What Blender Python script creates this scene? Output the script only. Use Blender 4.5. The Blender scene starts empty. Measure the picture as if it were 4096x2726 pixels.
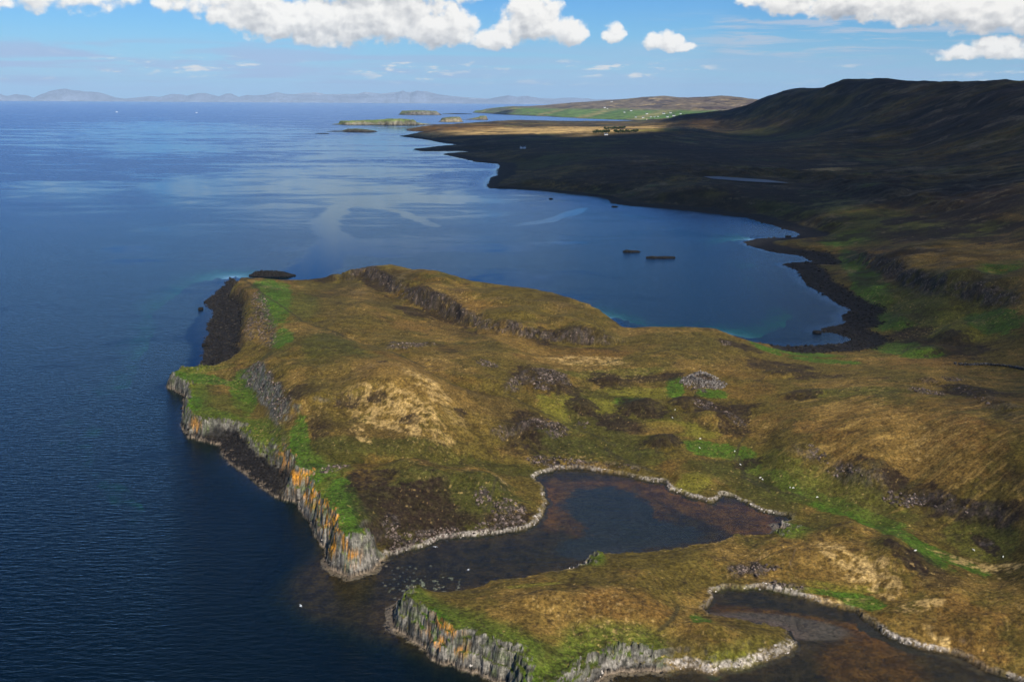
import bpy, bmesh, math, random
import numpy as np
from mathutils import Vector, Matrix

# ------------------------------------------------------------------ camera
H = 170.0                      # height of the aircraft above the sea, metres
FPX = 3934.0                   # focal length in photograph pixels
PITCH = math.radians(13.71)
ROLL = math.radians(0.39)
KV = 4096.0 / 2356.0
scene = bpy.context.scene
scene.render.resolution_x = 1024
scene.render.resolution_y = 681
cam_data = bpy.data.cameras.new("camera")
cam = bpy.data.objects.new("camera", cam_data)
scene.collection.objects.link(cam)
scene.camera = cam
cam_data.sensor_width = 36.0
cam_data.lens = FPX / 4096.0 * 36.0
cam_data.clip_start = 0.02
cam_data.clip_end = 300000.0
ROT = Matrix.Rotation(math.pi / 2 - PITCH, 3, 'X') @ Matrix.Rotation(ROLL, 3, 'Z')
M4 = ROT.to_4x4()
M4.translation = Vector((0, 0, H))
cam.matrix_world = M4
RN = np.array(ROT)

# ------------------------------------------------------------------ light
SUN_EL = math.radians(46.0)
SUN_AZ = math.radians(28.0)    # sun behind the viewer, to the right
SUN_DIR = np.array([math.sin(SUN_AZ) * math.cos(SUN_EL), -math.cos(SUN_AZ) * math.cos(SUN_EL), math.sin(SUN_EL)])
sl = bpy.data.lights.new("sun", 'SUN')
sl.energy = 5.0
sl.angle = math.radians(0.5)
sl.color = (1.0, 0.95, 0.87)
sun = bpy.data.objects.new("sun", sl)
scene.collection.objects.link(sun)
sun.rotation_euler = Vector(SUN_DIR).to_track_quat('Z', 'Y').to_euler()
sun.location = (0, 0, 400)
scene.view_settings.view_transform = 'Standard'
scene.view_settings.look = 'None'
scene.view_settings.exposure = 0.45
scene.view_settings.gamma = 1.0
scene.cycles.max_bounces = 5
scene.cycles.diffuse_bounces = 2
scene.cycles.glossy_bounces = 2
scene.cycles.transmission_bounces = 2
scene.cycles.volume_bounces = 0

# ------------------------------------------------------------------ node helper
class NT:
    def __init__(s, tree):
        s.t = tree; s.n = tree.nodes; s.l = tree.links
    def new(s, kind, **kw):
        n = s.n.new(kind)
        for k, v in kw.items():
            if k == 'ins':
                for kk, vv in v.items():
                    s.set(n, kk, vv)
            else:
                setattr(n, k, v)
        return n
    def set(s, n, key, v):
        sock = n.inputs[key]
        if isinstance(v, bpy.types.NodeSocket):
            s.l.new(v, sock)
        else:
            sock.default_value = v
    def math(s, op, a, b=None, c=None, clamp=False):
        n = s.n.new('ShaderNodeMath'); n.operation = op; n.use_clamp = clamp
        s.set(n, 0, a)
        if b is not None: s.set(n, 1, b)
        if c is not None: s.set(n, 2, c)
        return n.outputs[0]
    def vmath(s, op, a, b=None, scale=None):
        n = s.n.new('ShaderNodeVectorMath'); n.operation = op
        s.set(n, 0, a)
        if b is not None: s.set(n, 1, b)
        if scale is not None: s.set(n, 'Scale', scale)
        return n.outputs[0]
    def smooth(s, x, lo, hi, a=0.0, b=1.0):
        n = s.n.new('ShaderNodeMapRange'); n.interpolation_type = 'SMOOTHSTEP'; n.clamp = True
        s.set(n, 0, x); s.set(n, 1, lo); s.set(n, 2, hi); s.set(n, 3, a); s.set(n, 4, b)
        return n.outputs[0]
    def mix(s, f, a, b, blend='MIX'):
        n = s.n.new('ShaderNodeMix'); n.data_type = 'RGBA'; n.blend_type = blend
        s.set(n, 0, f); s.set(n, 6, a); s.set(n, 7, b)
        return n.outputs[2]
    def noise(s, vec, scale, detail=4.0, rough=0.5, dist=0.0):
        n = s.n.new('ShaderNodeTexNoise')
        s.set(n, 'Vector', vec); s.set(n, 'Scale', scale); s.set(n, 'Detail', detail)
        s.set(n, 'Roughness', rough); s.set(n, 'Distortion', dist)
        return n.outputs[0]
    def mapping(s, vec, loc=(0, 0, 0), rot=(0, 0, 0), scale=(1, 1, 1)):
        n = s.n.new('ShaderNodeMapping')
        s.set(n, 'Vector', vec); s.set(n, 'Location', loc); s.set(n, 'Rotation', rot); s.set(n, 'Scale', scale)
        return n.outputs[0]
    def xyz(s, x, y, z=0.0):
        n = s.n.new('ShaderNodeCombineXYZ')
        s.set(n, 0, x); s.set(n, 1, y); s.set(n, 2, z)
        return n.outputs[0]

# ------------------------------------------------------------------ world: sky and drifting clouds
def direction_deg(px, py):
    """photograph pixel -> azimuth, elevation in degrees"""
    d = RN @ np.array([(px - 2048) / FPX, (1363 - py) / FPX, -1.0])
    d /= np.linalg.norm(d)
    return math.degrees(math.atan2(d[0], d[1])), math.degrees(math.asin(d[2]))

world = bpy.data.worlds.new("World")
scene.world = world
world.use_nodes = True
world.node_tree.nodes.clear()
w = NT(world.node_tree)
sky = w.new('ShaderNodeTexSky', sky_type='NISHITA')
sky.sun_disc = False
sky.sun_elevation = SUN_EL
sky.sun_rotation = math.pi - SUN_AZ
sky.altitude = 200
sky.air_density = 1.0
sky.dust_density = 0.3
sky.ozone_density = 2.0
tc = w.new('ShaderNodeTexCoord')
D = tc.outputs['Generated']
sep = w.new('ShaderNodeSeparateXYZ', ins={0: D})
AZ = w.math('MULTIPLY', w.math('ARCTAN2', sep.outputs[0], sep.outputs[1]), 57.2958)
EL = w.math('MULTIPLY', w.math('ARCSINE', sep.outputs[2]), 57.2958)
# cumulus: (photo x, photo y, half width, half height, strength)
CUM = [(980, 35, 220, 90, 1), (1120, 90, 230, 95, 1), (1330, 95, 260, 118, 1), (1540, 65, 260, 140, 1), (1760, 110, 190, 108, 1.0), (1500, -80, 560, 130, 1),
       (1985, 160, 120, 58, 1), (2130, 85, 150, 122, 1.0), (2260, 128, 105, 74, 1),
       (2455, 135, 64, 46, .85), (2650, 172, 105, 48, .9), (2740, 190, 55, 26, .7),
       (3160, 0, 190, 78, 1), (3420, 10, 280, 85, 1), (3720, 30, 260, 95, 1), (3960, 55, 250, 90, 1), (4200, 60, 260, 100, 1),
       (3900, 215, 170, 34, .7), (4040, 195, 190, 52, .8), (690, -10, 120, 70, .6), (560, -50, 500, 80, .5), (100, -20, 420, 80, .55)]
def cum_group():
    g = bpy.data.node_groups.new("cumulus_density", 'ShaderNodeTree')
    g.interface.new_socket("az", in_out='INPUT', socket_type='NodeSocketFloat')
    g.interface.new_socket("el", in_out='INPUT', socket_type='NodeSocketFloat')
    g.interface.new_socket("detail", in_out='INPUT', socket_type='NodeSocketFloat')
    g.interface.new_socket("dens", in_out='OUTPUT', socket_type='NodeSocketFloat')
    q = NT(g)
    gi = g.nodes.new('NodeGroupInput'); go = g.nodes.new('NodeGroupOutput')
    az, el = gi.outputs[0], gi.outputs[1]
    p = q.xyz(az, el, 0.0)
    wob = q.noise(p, 1.1, 3, 0.6)
    wob2 = q.noise(q.vmath('ADD', p, (31.0, 7.0, 3.0)), 1.1, 3, 0.6)
    az2 = q.math('ADD', az, q.math('MULTIPLY', q.math('SUBTRACT', wob, 0.5), 1.0))
    el2 = q.math('ADD', el, q.math('MULTIPLY', q.math('SUBTRACT', wob2, 0.5), 0.75))
    best = None
    for (cx, cy, rx, ry, k) in CUM:
        a0, e0 = direction_deg(cx, cy)
        ra = math.degrees(rx / FPX); re = math.degrees(ry / FPX)
        dx = q.math('MULTIPLY', q.math('SUBTRACT', az2, a0), 1 / ra)
        dy = q.math('MULTIPLY', q.math('SUBTRACT', el2, e0), 1 / re)
        dyn = q.math('MULTIPLY', q.math('MINIMUM', dy, 0.0), 0.25)   # flatter bases
        dy = q.math('ADD', dy, dyn)
        r2 = q.math('ADD', q.math('MULTIPLY', dx, dx), q.math('MULTIPLY', dy, dy))
        v = q.math('MULTIPLY', q.math('SUBTRACT', 1.0, r2), k)
        best = v if best is None else q.math('SMOOTH_MAX', best, v, 0.25)
    best = q.math('MAXIMUM', best, -1.5)
    pp = q.xyz(az, q.math('MULTIPLY', el, 1.25), 0.0)
    n1 = q.noise(pp, 0.95, gi.outputs[2], 0.58, 0.0)
    vor = g.nodes.new('ShaderNodeTexVoronoi'); vor.feature = 'SMOOTH_F1'
    q.set(vor, 'Vector', q.vmath('ADD', pp, q.vmath('SCALE', q.xyz(wob2, wob, 0.0), scale=0.8)))
    q.set(vor, 'Scale', 1.15); q.set(vor, 'Smoothness', 0.6); q.set(vor, 'Detail', 1.0); q.set(vor, 'Roughness', .45)
    puff = q.math('SUBTRACT', 0.45, vor.outputs['Distance'])
    d = q.math('ADD', best, q.math('MULTIPLY', q.math('SUBTRACT', n1, 0.5), 1.25))
    d = q.math('ADD', d, q.math('MULTIPLY', puff, 0.6))
    g.links.new(d, go.inputs[0])
    return g
cg = cum_group()
def dens_at(da, de, det=5.5):
    n = w.new('ShaderNodeGroup'); n.node_tree = cg
    w.set(n, 0, w.math('ADD', AZ, da)); w.set(n, 1, w.math('ADD', EL, de)); w.set(n, 2, det)
    return n.outputs[0]
d0 = dens_at(0.0, 0.0)
ds = d0
d1 = dens_at(0.18, 0.36, 4.0)
d2 = dens_at(0.05, 0.85, 3.0)
cum_a = w.smooth(d0, -0.08, 0.42)
lit = w.smooth(w.math('SUBTRACT', ds, d1), -0.45, 0.45)
base = w.smooth(d2, 0.3, 1.6, 1.0, 0.0)
shade = w.math('ADD', w.math('MULTIPLY', lit, 0.5), w.math('MULTIPLY', base, 0.6), clamp=True)
cum_col = w.mix(shade, (4.0, 4.4, 5.1, 1), (11.9, 11.7, 11.3, 1))
# low stratus streaks near the horizon
ps = w.xyz(w.math('MULTIPLY', AZ, 0.11), w.math('MULTIPLY', EL, 1.5), 2.0)
s1 = w.noise(ps, 1.0, 7, 0.62, 0.35)
band = w.math('MULTIPLY', w.smooth(EL, 0.2, 1.0), w.smooth(EL, 2.2, 3.6, 1.0, 0.0))
leftw = w.smooth(AZ, 8.0, -20.0, 0.35, 1.0)
s_a = w.math('MULTIPLY', w.math('MULTIPLY', w.smooth(s1, 0.42, 0.56), band), w.math('MULTIPLY', leftw, 0.85))
ps2 = w.xyz(w.math('MULTIPLY', AZ, 0.55), w.math('MULTIPLY', EL, 2.4), 9.0)
s2 = w.noise(ps2, 1.0, 6, 0.6, 0.2)
s_w = w.math('MULTIPLY', w.smooth(s2, 0.53, 0.66), w.math('MULTIPLY', w.smooth(EL, 0.7, 1.2), w.smooth(EL, 1.9, 2.5, 1.0, 0.0)))
# high wisps on the right
ps3 = w.xyz(w.math('MULTIPLY', AZ, 0.2), w.math('MULTIPLY', EL, 2.6), 5.0)
s3 = w.noise(ps3, 1.0, 7, 0.65, 0.5)
wr = w.math('MULTIPLY', w.math('MULTIPLY', w.smooth(AZ, 5.0, 14.0), w.smooth(EL, 2.0, 2.8)), w.smooth(EL, 4.2, 5.0, 1.0, 0.0))
s3a = w.math('MULTIPLY', w.math('MULTIPLY', w.smooth(s3, 0.46, 0.64), wr), 0.7)
# scattered cumulus over the rest of the sky (seen only in the water)
pc = w.vmath('DIVIDE', D, w.xyz(w.math('MAXIMUM', sep.outputs[2], 0.03), w.math('MAXIMUM', sep.outputs[2], 0.03), w.math('MAXIMUM', sep.outputs[2], 0.03)))
s4 = w.noise(pc, 0.55, 6, 0.6)
s4a = w.math('MULTIPLY', w.smooth(s4, 0.52, 0.64), w.smooth(EL, 7.0, 11.0))
s4a = w.math('MULTIPLY', s4a, 0.3)
col = sky.outputs[0]
hs = w.new('ShaderNodeHueSaturation', ins={'Color': col, 'Saturation': 1.28, 'Value': 1.0})
col = w.mix(1.0, hs.outputs[0], (0.50, 0.86, 1.32, 1), 'MULTIPLY')
col = w.mix(w.smooth(EL, 4.2, -0.5, 0.0, .8), col, (4.6, 7.2, 11.2, 1))
col = w.mix(s_a, col, (4.7, 6.1, 9.0, 1))
col = w.mix(w.math('MULTIPLY', s_w, w.smooth(w.noise(w.xyz(w.math('MULTIPLY', AZ, .12), w.math('MULTIPLY', EL, .9), 4.0), 1.0, 3), .45, .6)), col, (9.6, 9.6, 9.6, 1))
col = w.mix(s3a, col, (6.6, 7.3, 8.6, 1))
col = w.mix(s4a, col, (6.5, 6.9, 7.6, 1))
col = w.mix(cum_a, col, cum_col)
bg = w.new('ShaderNodeBackground', ins={'Color': col, 'Strength': 0.062})
wo = w.new('ShaderNodeOutputWorld')
w.l.new(bg.outputs[0], wo.inputs[0])

# ------------------------------------------------------------------ geometry helpers
def unproj(px, py, z=0.0):
    d = RN @ np.array([(px - 2048) / FPX, (1363 - py) / FPX, -1.0])
    t = (z - H) / d[2]
    return np.array([d[0] * t, d[1] * t])
def undist(px, py, dist):
    """photo pixel at a horizontal distance -> x, y, z"""
    d = RN @ np.array([(px - 2048) / FPX, (1363 - py) / FPX, -1.0])
    t = dist / math.hypot(d[0], d[1])
    return d[0] * t, d[1] * t, H + d[2] * t

def sstep(a, b, x):
    t = np.clip((x - a) / (b - a), 0, 1)
    return t * t * (3 - 2 * t)

_rng = np.random.RandomState(7)
_ang = _rng.rand(256, 256) * 2 * np.pi
_GX = np.cos(_ang).astype(np.float32); _GY = np.sin(_ang).astype(np.float32)
def perlin(x, y, seed=0):
    x = x + seed * 17.31; y = y + seed * 9.73
    xf = np.floor(x); yf = np.floor(y)
    xi = xf.astype(np.int64) & 255; yi = yf.astype(np.int64) & 255
    fx = (x - xf).astype(np.float32); fy = (y - yf).astype(np.float32)
    xi1 = (xi + 1) & 255; yi1 = (yi + 1) & 255
    u = fx * fx * fx * (fx * (fx * 6 - 15) + 10); v = fy * fy * fy * (fy * (fy * 6 - 15) + 10)
    a = _GX[xi, yi] * fx + _GY[xi, yi] * fy
    b = _GX[xi1, yi] * (fx - 1) + _GY[xi1, yi] * fy
    c = _GX[xi, yi1] * fx + _GY[xi, yi1] * (fy - 1)
    d = _GX[xi1, yi1] * (fx - 1) + _GY[xi1, yi1] * (fy - 1)
    return ((a + (b - a) * u) * (1 - v) + (c + (d - c) * u) * v) * 1.5
def fbm(x, y, wl, octaves=4, gain=0.5, seed=0, ridged=False):
    out = 0; amp = 1.0; tot = 0
    for o in range(octaves):
        n = perlin(x / wl, y / wl, seed + o * 3)
        if ridged: n = 1 - 2 * np.abs(n)
        out = out + amp * n; tot += amp
        amp *= gain; wl *= 0.5
    return out / tot

def poly_sd(x, y, P, A=None):
    """signed distance (inside positive) to closed polygon P and interpolated attributes"""
    n = len(P)
    best = np.full(x.shape, 1e18); inside = np.zeros(x.shape, bool)
    at = None if A is None else np.zeros(x.shape + (A.shape[1],), np.float32)
    for i in range(n):
        x0, y0 = P[i]; x1, y1 = P[(i + 1) % n]
        dx, dy = x1 - x0, y1 - y0
        L = dx * dx + dy * dy + 1e-12
        t = np.clip(((x - x0) * dx + (y - y0) * dy) / L, 0, 1)
        ex = x - x0 - t * dx; ey = y - y0 - t * dy
        d2 = ex * ex + ey * ey
        m = d2 < best
        best = np.where(m, d2, best)
        if at is not None:
            tm = t[m][:, None]
            at[m] = A[i] * (1 - tm) + A[(i + 1) % n] * tm
        if y0 != y1:
            c = ((y0 > y) != (y1 > y)) & (x < (x1 - x0) * (y - y0) / (y1 - y0) + x0)
            inside ^= c
    sd = np.sqrt(best)
    return np.where(inside, sd, -sd), at

class Rbf:
    """smooth interpolation of heights in (angle, log distance) space"""
    def __init__(s, pts, c=0.02):
        p = np.array(pts, float)
        s.c = c
        s.q = s.tr(p[:, 0], p[:, 1])
        d = np.sqrt(((s.q[:, None] - s.q[None]) ** 2).sum(-1) + c * c)
        s.m = p[:, 2].mean()
        s.w = np.linalg.solve(d + np.eye(len(p)) * -1e-4, p[:, 2] - s.m)
    def tr(s, x, y):
        return np.stack([np.arctan2(x, y), np.log(np.hypot(x, y)) * 0.35], -1)
    def __call__(s, x, y):
        q = s.tr(x, y); out = np.full(x.shape, s.m)
        for (a, b), wt in zip(s.q, s.w):
            out += wt * np.sqrt((q[..., 0] - a) ** 2 + (q[..., 1] - b) ** 2 + s.c ** 2)
        return out

# ------------------------------------------------------------------ the coast, traced and laid out in metres at sea level
# x, y in photograph pixels; then beach width (m), rise width (m), pale stones, dark wet rock
def cst(seq, b, wd, pale, dark, cap=14):
    return [(x, y, b, wd, pale, dark, cap) for x, y in seq]
COAST = []
COAST += cst([(925, 1108), (900, 1143), (861, 1166), (823, 1207), (855, 1255), (839, 1300), (842, 1331), (817, 1363), (823, 1408), (806, 1460), (798, 1490)], 24, 12, 0, 1)
COAST += cst([(770, 1508), (727, 1512), (676, 1542), (700, 1562), (743, 1587)], 1, 3, 0, .6)
COAST += cst([(738, 1640), (727, 1708), (753, 1746), (810, 1759)], 1, 3, .15, .8)
COAST += cst([(880, 1778), (900, 1823), (938, 1861), (1008, 1918), (1097, 1976)], 12, 6, .25, 1)
COAST += cst([(1134, 1996), (1208, 2011), (1211, 2055), (1267, 2145), (1309, 2210), (1315, 2269), (1356, 2293), (1410, 2308), (1475, 2287)], 1.0, 4.6, .5, .3)
COAST += cst([(1499, 2266), (1523, 2246)], .5, 3, .7, .2)
COAST += cst([(1558, 2216), (1630, 2198), (1695, 2186), (1749, 2156), (1832, 2147), (1950, 2139), (2099, 2124), (2147, 2097)], 1.1, 11, 1, .2, 2.6)
COAST += cst([(2182, 2038), (2185, 1978), (2159, 1937), (2129, 1913), (2159, 1896), (2229, 1880), (2306, 1877), (2402, 1884), (2465, 1896), (2574, 1919), (2644, 1931), (2676, 1957), (2752, 1989), (2848, 2014), (2867, 1998), (2893, 1982), (2931, 1989), (3000, 2027), (3042, 2040), (3074, 2052)], 1.1, 10, 1, .1, 2.4)
COAST += cst([(3150, 2059), (3165, 2085)], 1, 14, .1, .1, 1.5)
COAST += cst([(3120, 2098), (3151, 2122), (3106, 2142)], .6, 4, .8, .4, 2.5)
COAST += cst([(3055, 2145), (2953, 2145), (2864, 2174), (2800, 2180), (2686, 2199), (2548, 2215), (2430, 2221)], .6, 14, .15, .2, 3.5)
COAST += cst([(2383, 2223), (2350, 2237), (2317, 2270)], 1, 4, 1, .2, 4)
COAST += cst([(2273, 2284), (2107, 2309), (1958, 2334), (1908, 2359), (1809, 2375), (1721, 2383)], .6, 12, .1, .2, 5)
COAST += cst([(1627, 2400), (1588, 2430), (1578, 2513), (1665, 2580), (1721, 2629), (1776, 2657), (1859, 2679), (1941, 2701), (2024, 2734)], 1.0, 4.6, .35, .35, 10)
COAST += cst([(2060, 2860), (2250, 2840), (2366, 2722), (2438, 2690), (2560, 2682)], 1, 3.4, .4, .3, 6)
COAST += cst([(2700, 2690), (2759, 2678), (2860, 2699), (2955, 2681), (3055, 2652), (3115, 2622), (3192, 2585)], 2.5, 7, .9, .2, 4.5)
COAST += cst([(3144, 2527), (3079, 2510), (3008, 2492), (2937, 2483), (2836, 2462), (2818, 2438)], 1, 10, .15, .2, 2.5)
COAST += cst([(2842, 2391), (2854, 2367), (2907, 2355), (2996, 2355), (3079, 2361), (3174, 2379), (3269, 2403), (3346, 2427), (3441, 2456)], 1.0, 11, .8, .1, 1.8)
COAST += cst([(3464, 2486), (3529, 2533), (3601, 2569), (3707, 2598), (3826, 2622), (3885, 2646), (3962, 2687), (4033, 2711), (4150, 2780), (4350, 2850)], 1.0, 9, 1, .4, 3.4)
P0 = [unproj(a[0], a[1]) for a in COAST]
A0 = [a[2:] for a in COAST]
# round the unseen south east
for (x, y) in [(260, 190), (700, 150), (9000, 100), (12000, 6000), (9000, 10500), (3500, 10500)]:
    P0.append(np.array([x, y], float)); A0.append((2, 20, 0, .2, 14))
C2 = []
C2 += cst([(2900, 484), (2600, 486), (2520, 487), (2400, 491), (2250, 491), (2100, 489), (1980, 490), (1880, 497), (1800, 504)], 10, 90, 0, .3)
C2 += cst([(1700, 510), (1622, 516), (1630, 524), (1700, 527)], 12, 40, .5, .6)
C2 += cst([(1592, 545), (1640, 550), (1720, 562), (1770, 572), (1830, 578), (1765, 583), (1690, 592), (1652, 600), (1700, 606), (1850, 603), (1872, 607), (1790, 613), (1768, 617), (1850, 634), (1900, 648), (1990, 656), (2002, 666), (1985, 684), (1990, 700), (1962, 712)], 30, 70, 0, 1)
C2 += cst([(1948, 742), (1957, 753), (2050, 756), (2150, 762), (2260, 774), (2400, 790), (2434, 800)], 14, 30, 0, 1)
C2 += cst([(2444, 812), (2520, 824), (2608, 830), (2760, 842), (2900, 862), (2985, 870)], 22, 40, 0, 1)
C2 += cst([(3112, 908), (3205, 938), (3190, 948), (3030, 954), (2978, 968), (3015, 990), (3110, 1012), (3210, 1023), (3252, 1047), (3170, 1050), (3128, 1056), (3185, 1078), (3205, 1105), (3240, 1145), (3310, 1185), (3375, 1222)], 24, 22, 0, 1)
C2 += cst([(3415, 1240), (3368, 1262), (3383, 1290), (3300, 1312), (3278, 1326), (3340, 1330), (3412, 1356), (3375, 1372), (3250, 1382), (3140, 1387)], 26, 20, 0, 1)
C2 += cst([(3083, 1383)], 3, 16, 0, .8)
C2 += cst([(2974, 1366), (2879, 1336), (2805, 1333), (2650, 1331), (2505, 1314)], 1, 12, 0, .3)
C2 += cst([(2480, 1300), (2440, 1276), (2380, 1260), (2250, 1226), (2100, 1206), (1950, 1184), (1850, 1168), (1750, 1146), (1600, 1130), (1480, 1124), (1400, 1128), (1290, 1136), (1200, 1150), (1120, 1160), (1000, 1150)], 2, 12, 0, .4)
for a in C2:
    P0.append(unproj(a[0], a[1])); A0.append(a[2:])
CP = np.array(P0); CA = np.array(A0, np.float32)

# ------------------------------------------------------------------ heights: (x, y, z) in the 2356 wide view of the photograph
HV = [(585,645,15),(600,680,16),(625,740,18),(640,800,18),(600,836,12),
 (440,872,8),(480,882,8),(535,884,8),(450,915,10),(500,930,10),(545,950,9),(590,1000,8),(625,1050,7),(560,890,8),(590,940,9),
 (615,850,16),(655,930,18),(695,990,18),(690,1060,15),
 (750,750,19),(800,850,24),(900,800,20),(900,900,25),(1000,850,20),(850,700,15),(1000,950,21),(1100,870,17),(1150,800,15),(760,960,20),(900,1000,16),(720,740,17),(850,780,17),
 (850,612,15),(905,608,17),(960,616,17),(1050,640,15),(1130,658,14),(1250,676,13),(1350,702,11),(1400,720,8),(1432,748,4),(1000,680,13),(1150,720,12),(1300,760,9),
 (800,655,10),(900,682,8),(1000,712,8),(1100,752,8),(1250,792,8),(760,642,9),(660,655,12),
 (1480,756,6),(1600,762,8),(1690,780,7),(1800,803,3),(1900,812,2.5),(1500,800,9),(1650,830,9),(1400,850,9),(1250,870,12),(1300,930,8),(1450,900,7),(1610,880,10),(1500,1000,5),(1400,960,6),(1600,1000,4),(1650,1040,2),(1700,1080,1.4),(1400,1040,3),(1250,1050,4.5),(1150,1030,8),(1050,1040,9),(1000,1060,10),
 (720,1092,13),(760,1100,13),(800,1150,14),(840,1220,13),(850,1245,12),(900,1100,12),(950,1150,13),(1000,1120,12),(1100,1080,12),(1150,1130,10),(1200,1100,7),(1200,1170,5),(1100,1180,8),(1000,1200,8),(910,1240,7),
 (1750,1090,1.2),(1800,1150,1.0),(1900,1170,1.6),(1600,1100,3),(2000,1200,2.5),(2150,1250,4),(2300,1330,6),(1690,1120,1.0),
 (1800,950,12),(2000,950,21),(2200,1000,26),(2340,1050,28),(1800,1050,9),(2000,1080,13),(2100,1130,9),(2300,1180,13),(2250,900,22),(2000,870,15),(2100,830,9),(2250,850,13),(1900,850,8),(2340,870,16),(1700,900,9),
 (950,1390,11),(1000,1400,12),(1100,1450,13),(1200,1500,12),(1300,1540,10),(1100,1380,11),(1250,1350,10),(1400,1320,9),(1500,1350,11),(1600,1300,9),(1400,1430,13),(1550,1450,12),(1700,1470,8),(1760,1478,5),(1500,1530,6),(1800,1290,9),(1900,1200,8),(1950,1200,9),(2050,1250,11),(2000,1330,5),(1900,1330,3),(1750,1330,3),(2150,1320,8),(2300,1350,8),(2200,1430,8),(2340,1450,12),(2100,1400,7),(2200,1490,4),(1650,1345,5),
 (2060,800,3),(2200,780,9),(2300,750,16),(2340,680,28),(2200,650,26),(2100,600,22),(2000,570,11),(1990,640,8),(1950,560,7),(2100,680,12),(2200,720,13),(2300,600,32),(2200,560,28),(2100,520,24),(2300,520,38),(1900,510,14),(1850,490,14),(2000,450,34),(2200,470,38),(1700,470,16),(1600,430,28),(1710,414,30),(1500,440,16),(1300,420,14),(1200,415,13),(1300,380,25),(1500,380,35),(1200,360,16),(1100,345,12),(1100,315,14),(1300,325,24),(1500,312,34),(1000,308,12),(1850,560,5)]
HD = [(1500,284,7300),(1560,268,7200),(1690,253,6900),(1745,235,6600),(1780,220,6300),(1850,212,6000),(1900,205,5700),(1920,195,5500),(1990,191,5200),(2008,187,5080),(2040,187,5000),(2062,192,4900),(2150,199,4500),(2250,197,4100),(2356,195,3800),(2550,200,3300),
 (1900,270,4900),(2100,265,3800),(2300,260,3100),(2100,340,3000),(2300,340,2450),(2300,420,1750),(1800,300,5000),(1700,290,5700),(1700,345,3100),(1900,340,2950),(2100,410,1950),(2000,395,2250),(1800,380,2450),(2345,470,1300),(2550,400,1500),(2550,300,2300),(1600,300,5200),(1650,330,3900)]
pts = []
for (x, y, z) in HV:
    p = unproj(x * KV, y * KV, z); pts.append((p[0], p[1], z))
for (x, y, d) in HD:
    pts.append(undist(x * KV, y * KV, d))
for (x, d, z) in [(2100, 6500, 200), (2350, 5200, 200), (1900, 7600, 150), (1700, 8600, 60), (2600, 4500, 200)]:
    p = undist(x * KV, 300, d); pts.append((p[0], p[1], z))
for (x, d, z) in [(1000, 7300, 22), (1150, 7400, 26), (1300, 7300, 18), (1400, 7300, 22), (1150, 6300, 24), (1300, 6300, 24), (1400, 5900, 22)]:
    p = undist(x * KV, 300, d); pts.append((p[0], p[1], z))
RB = Rbf(pts)

# lookup grid for the coast field and the smooth heights
TH0, TH1, NT_ = math.radians(-54), math.radians(54), 1050
LR0, LR1, NR_ = math.log(140.0), math.log(11000.0), 1000
_th = np.linspace(TH0, TH1, NT_); _lr = np.linspace(LR0, LR1, NR_)
_T, _L = np.meshgrid(_th, _lr, indexing='ij')
_X = np.sin(_T) * np.exp(_L); _Y = np.cos(_T) * np.exp(_L)
SDG, ATG = poly_sd(_X, _Y, CP, CA)
RBG = RB(_X, _Y)
for k in range(6):   # soften attribute seams
    ATG[1:-1] = (ATG[:-2] + ATG[1:-1] * 2 + ATG[2:]) / 4
    ATG[:, 1:-1] = (ATG[:, :-2] + ATG[:, 1:-1] * 2 + ATG[:, 2:]) / 4
ATB = ATG.copy()
for k in range(26):
    s_ = 3
    Q = np.pad(ATB, ((s_, s_), (0, 0), (0, 0)), mode='edge'); ATB = (Q[:-2 * s_] + 2 * ATB + Q[2 * s_:]) / 4
    Q = np.pad(ATB, ((0, 0), (s_, s_), (0, 0)), mode='edge'); ATB = (Q[:, :-2 * s_] + 2 * ATB + Q[:, 2 * s_:]) / 4
kk = sstep(3, 16, np.abs(SDG) / np.clip(np.exp(_L) / 600, 1, 10))[..., None]
ATG = ATG * (1 - kk) + ATB * kk
GRID = np.concatenate([SDG[..., None], RBG[..., None], ATG], -1).astype(np.float32)
def lookup(x, y):
    t = (np.arctan2(x, y) - TH0) / (TH1 - TH0) * (NT_ - 1)
    l = (np.log(np.hypot(x, y) + 1e-6) - LR0) / (LR1 - LR0) * (NR_ - 1)
    t = np.clip(t, 0, NT_ - 1.001); l = np.clip(l, 0, NR_ - 1.001)
    ti = t.astype(int); li = l.astype(int); ft = (t - ti)[..., None]; fl = (l - li)[..., None]
    return (GRID[ti, li] * (1 - ft) + GRID[ti + 1, li] * ft) * (1 - fl) + (GRID[ti, li + 1] * (1 - ft) + GRID[ti + 1, li + 1] * ft) * fl
def base_h(p):
    return float(lookup(np.array([p[0]]), np.array([p[1]]))[0, 1])
def onland(vx, vy):
    """view coordinates (2356 wide) -> metres on the smooth land surface"""
    z = 5.0
    for k in range(12):
        p = unproj(vx * KV, vy * KV, min(z, 150)); z = 0.5 * z + 0.5 * max(base_h(p), 0)
    return p

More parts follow.
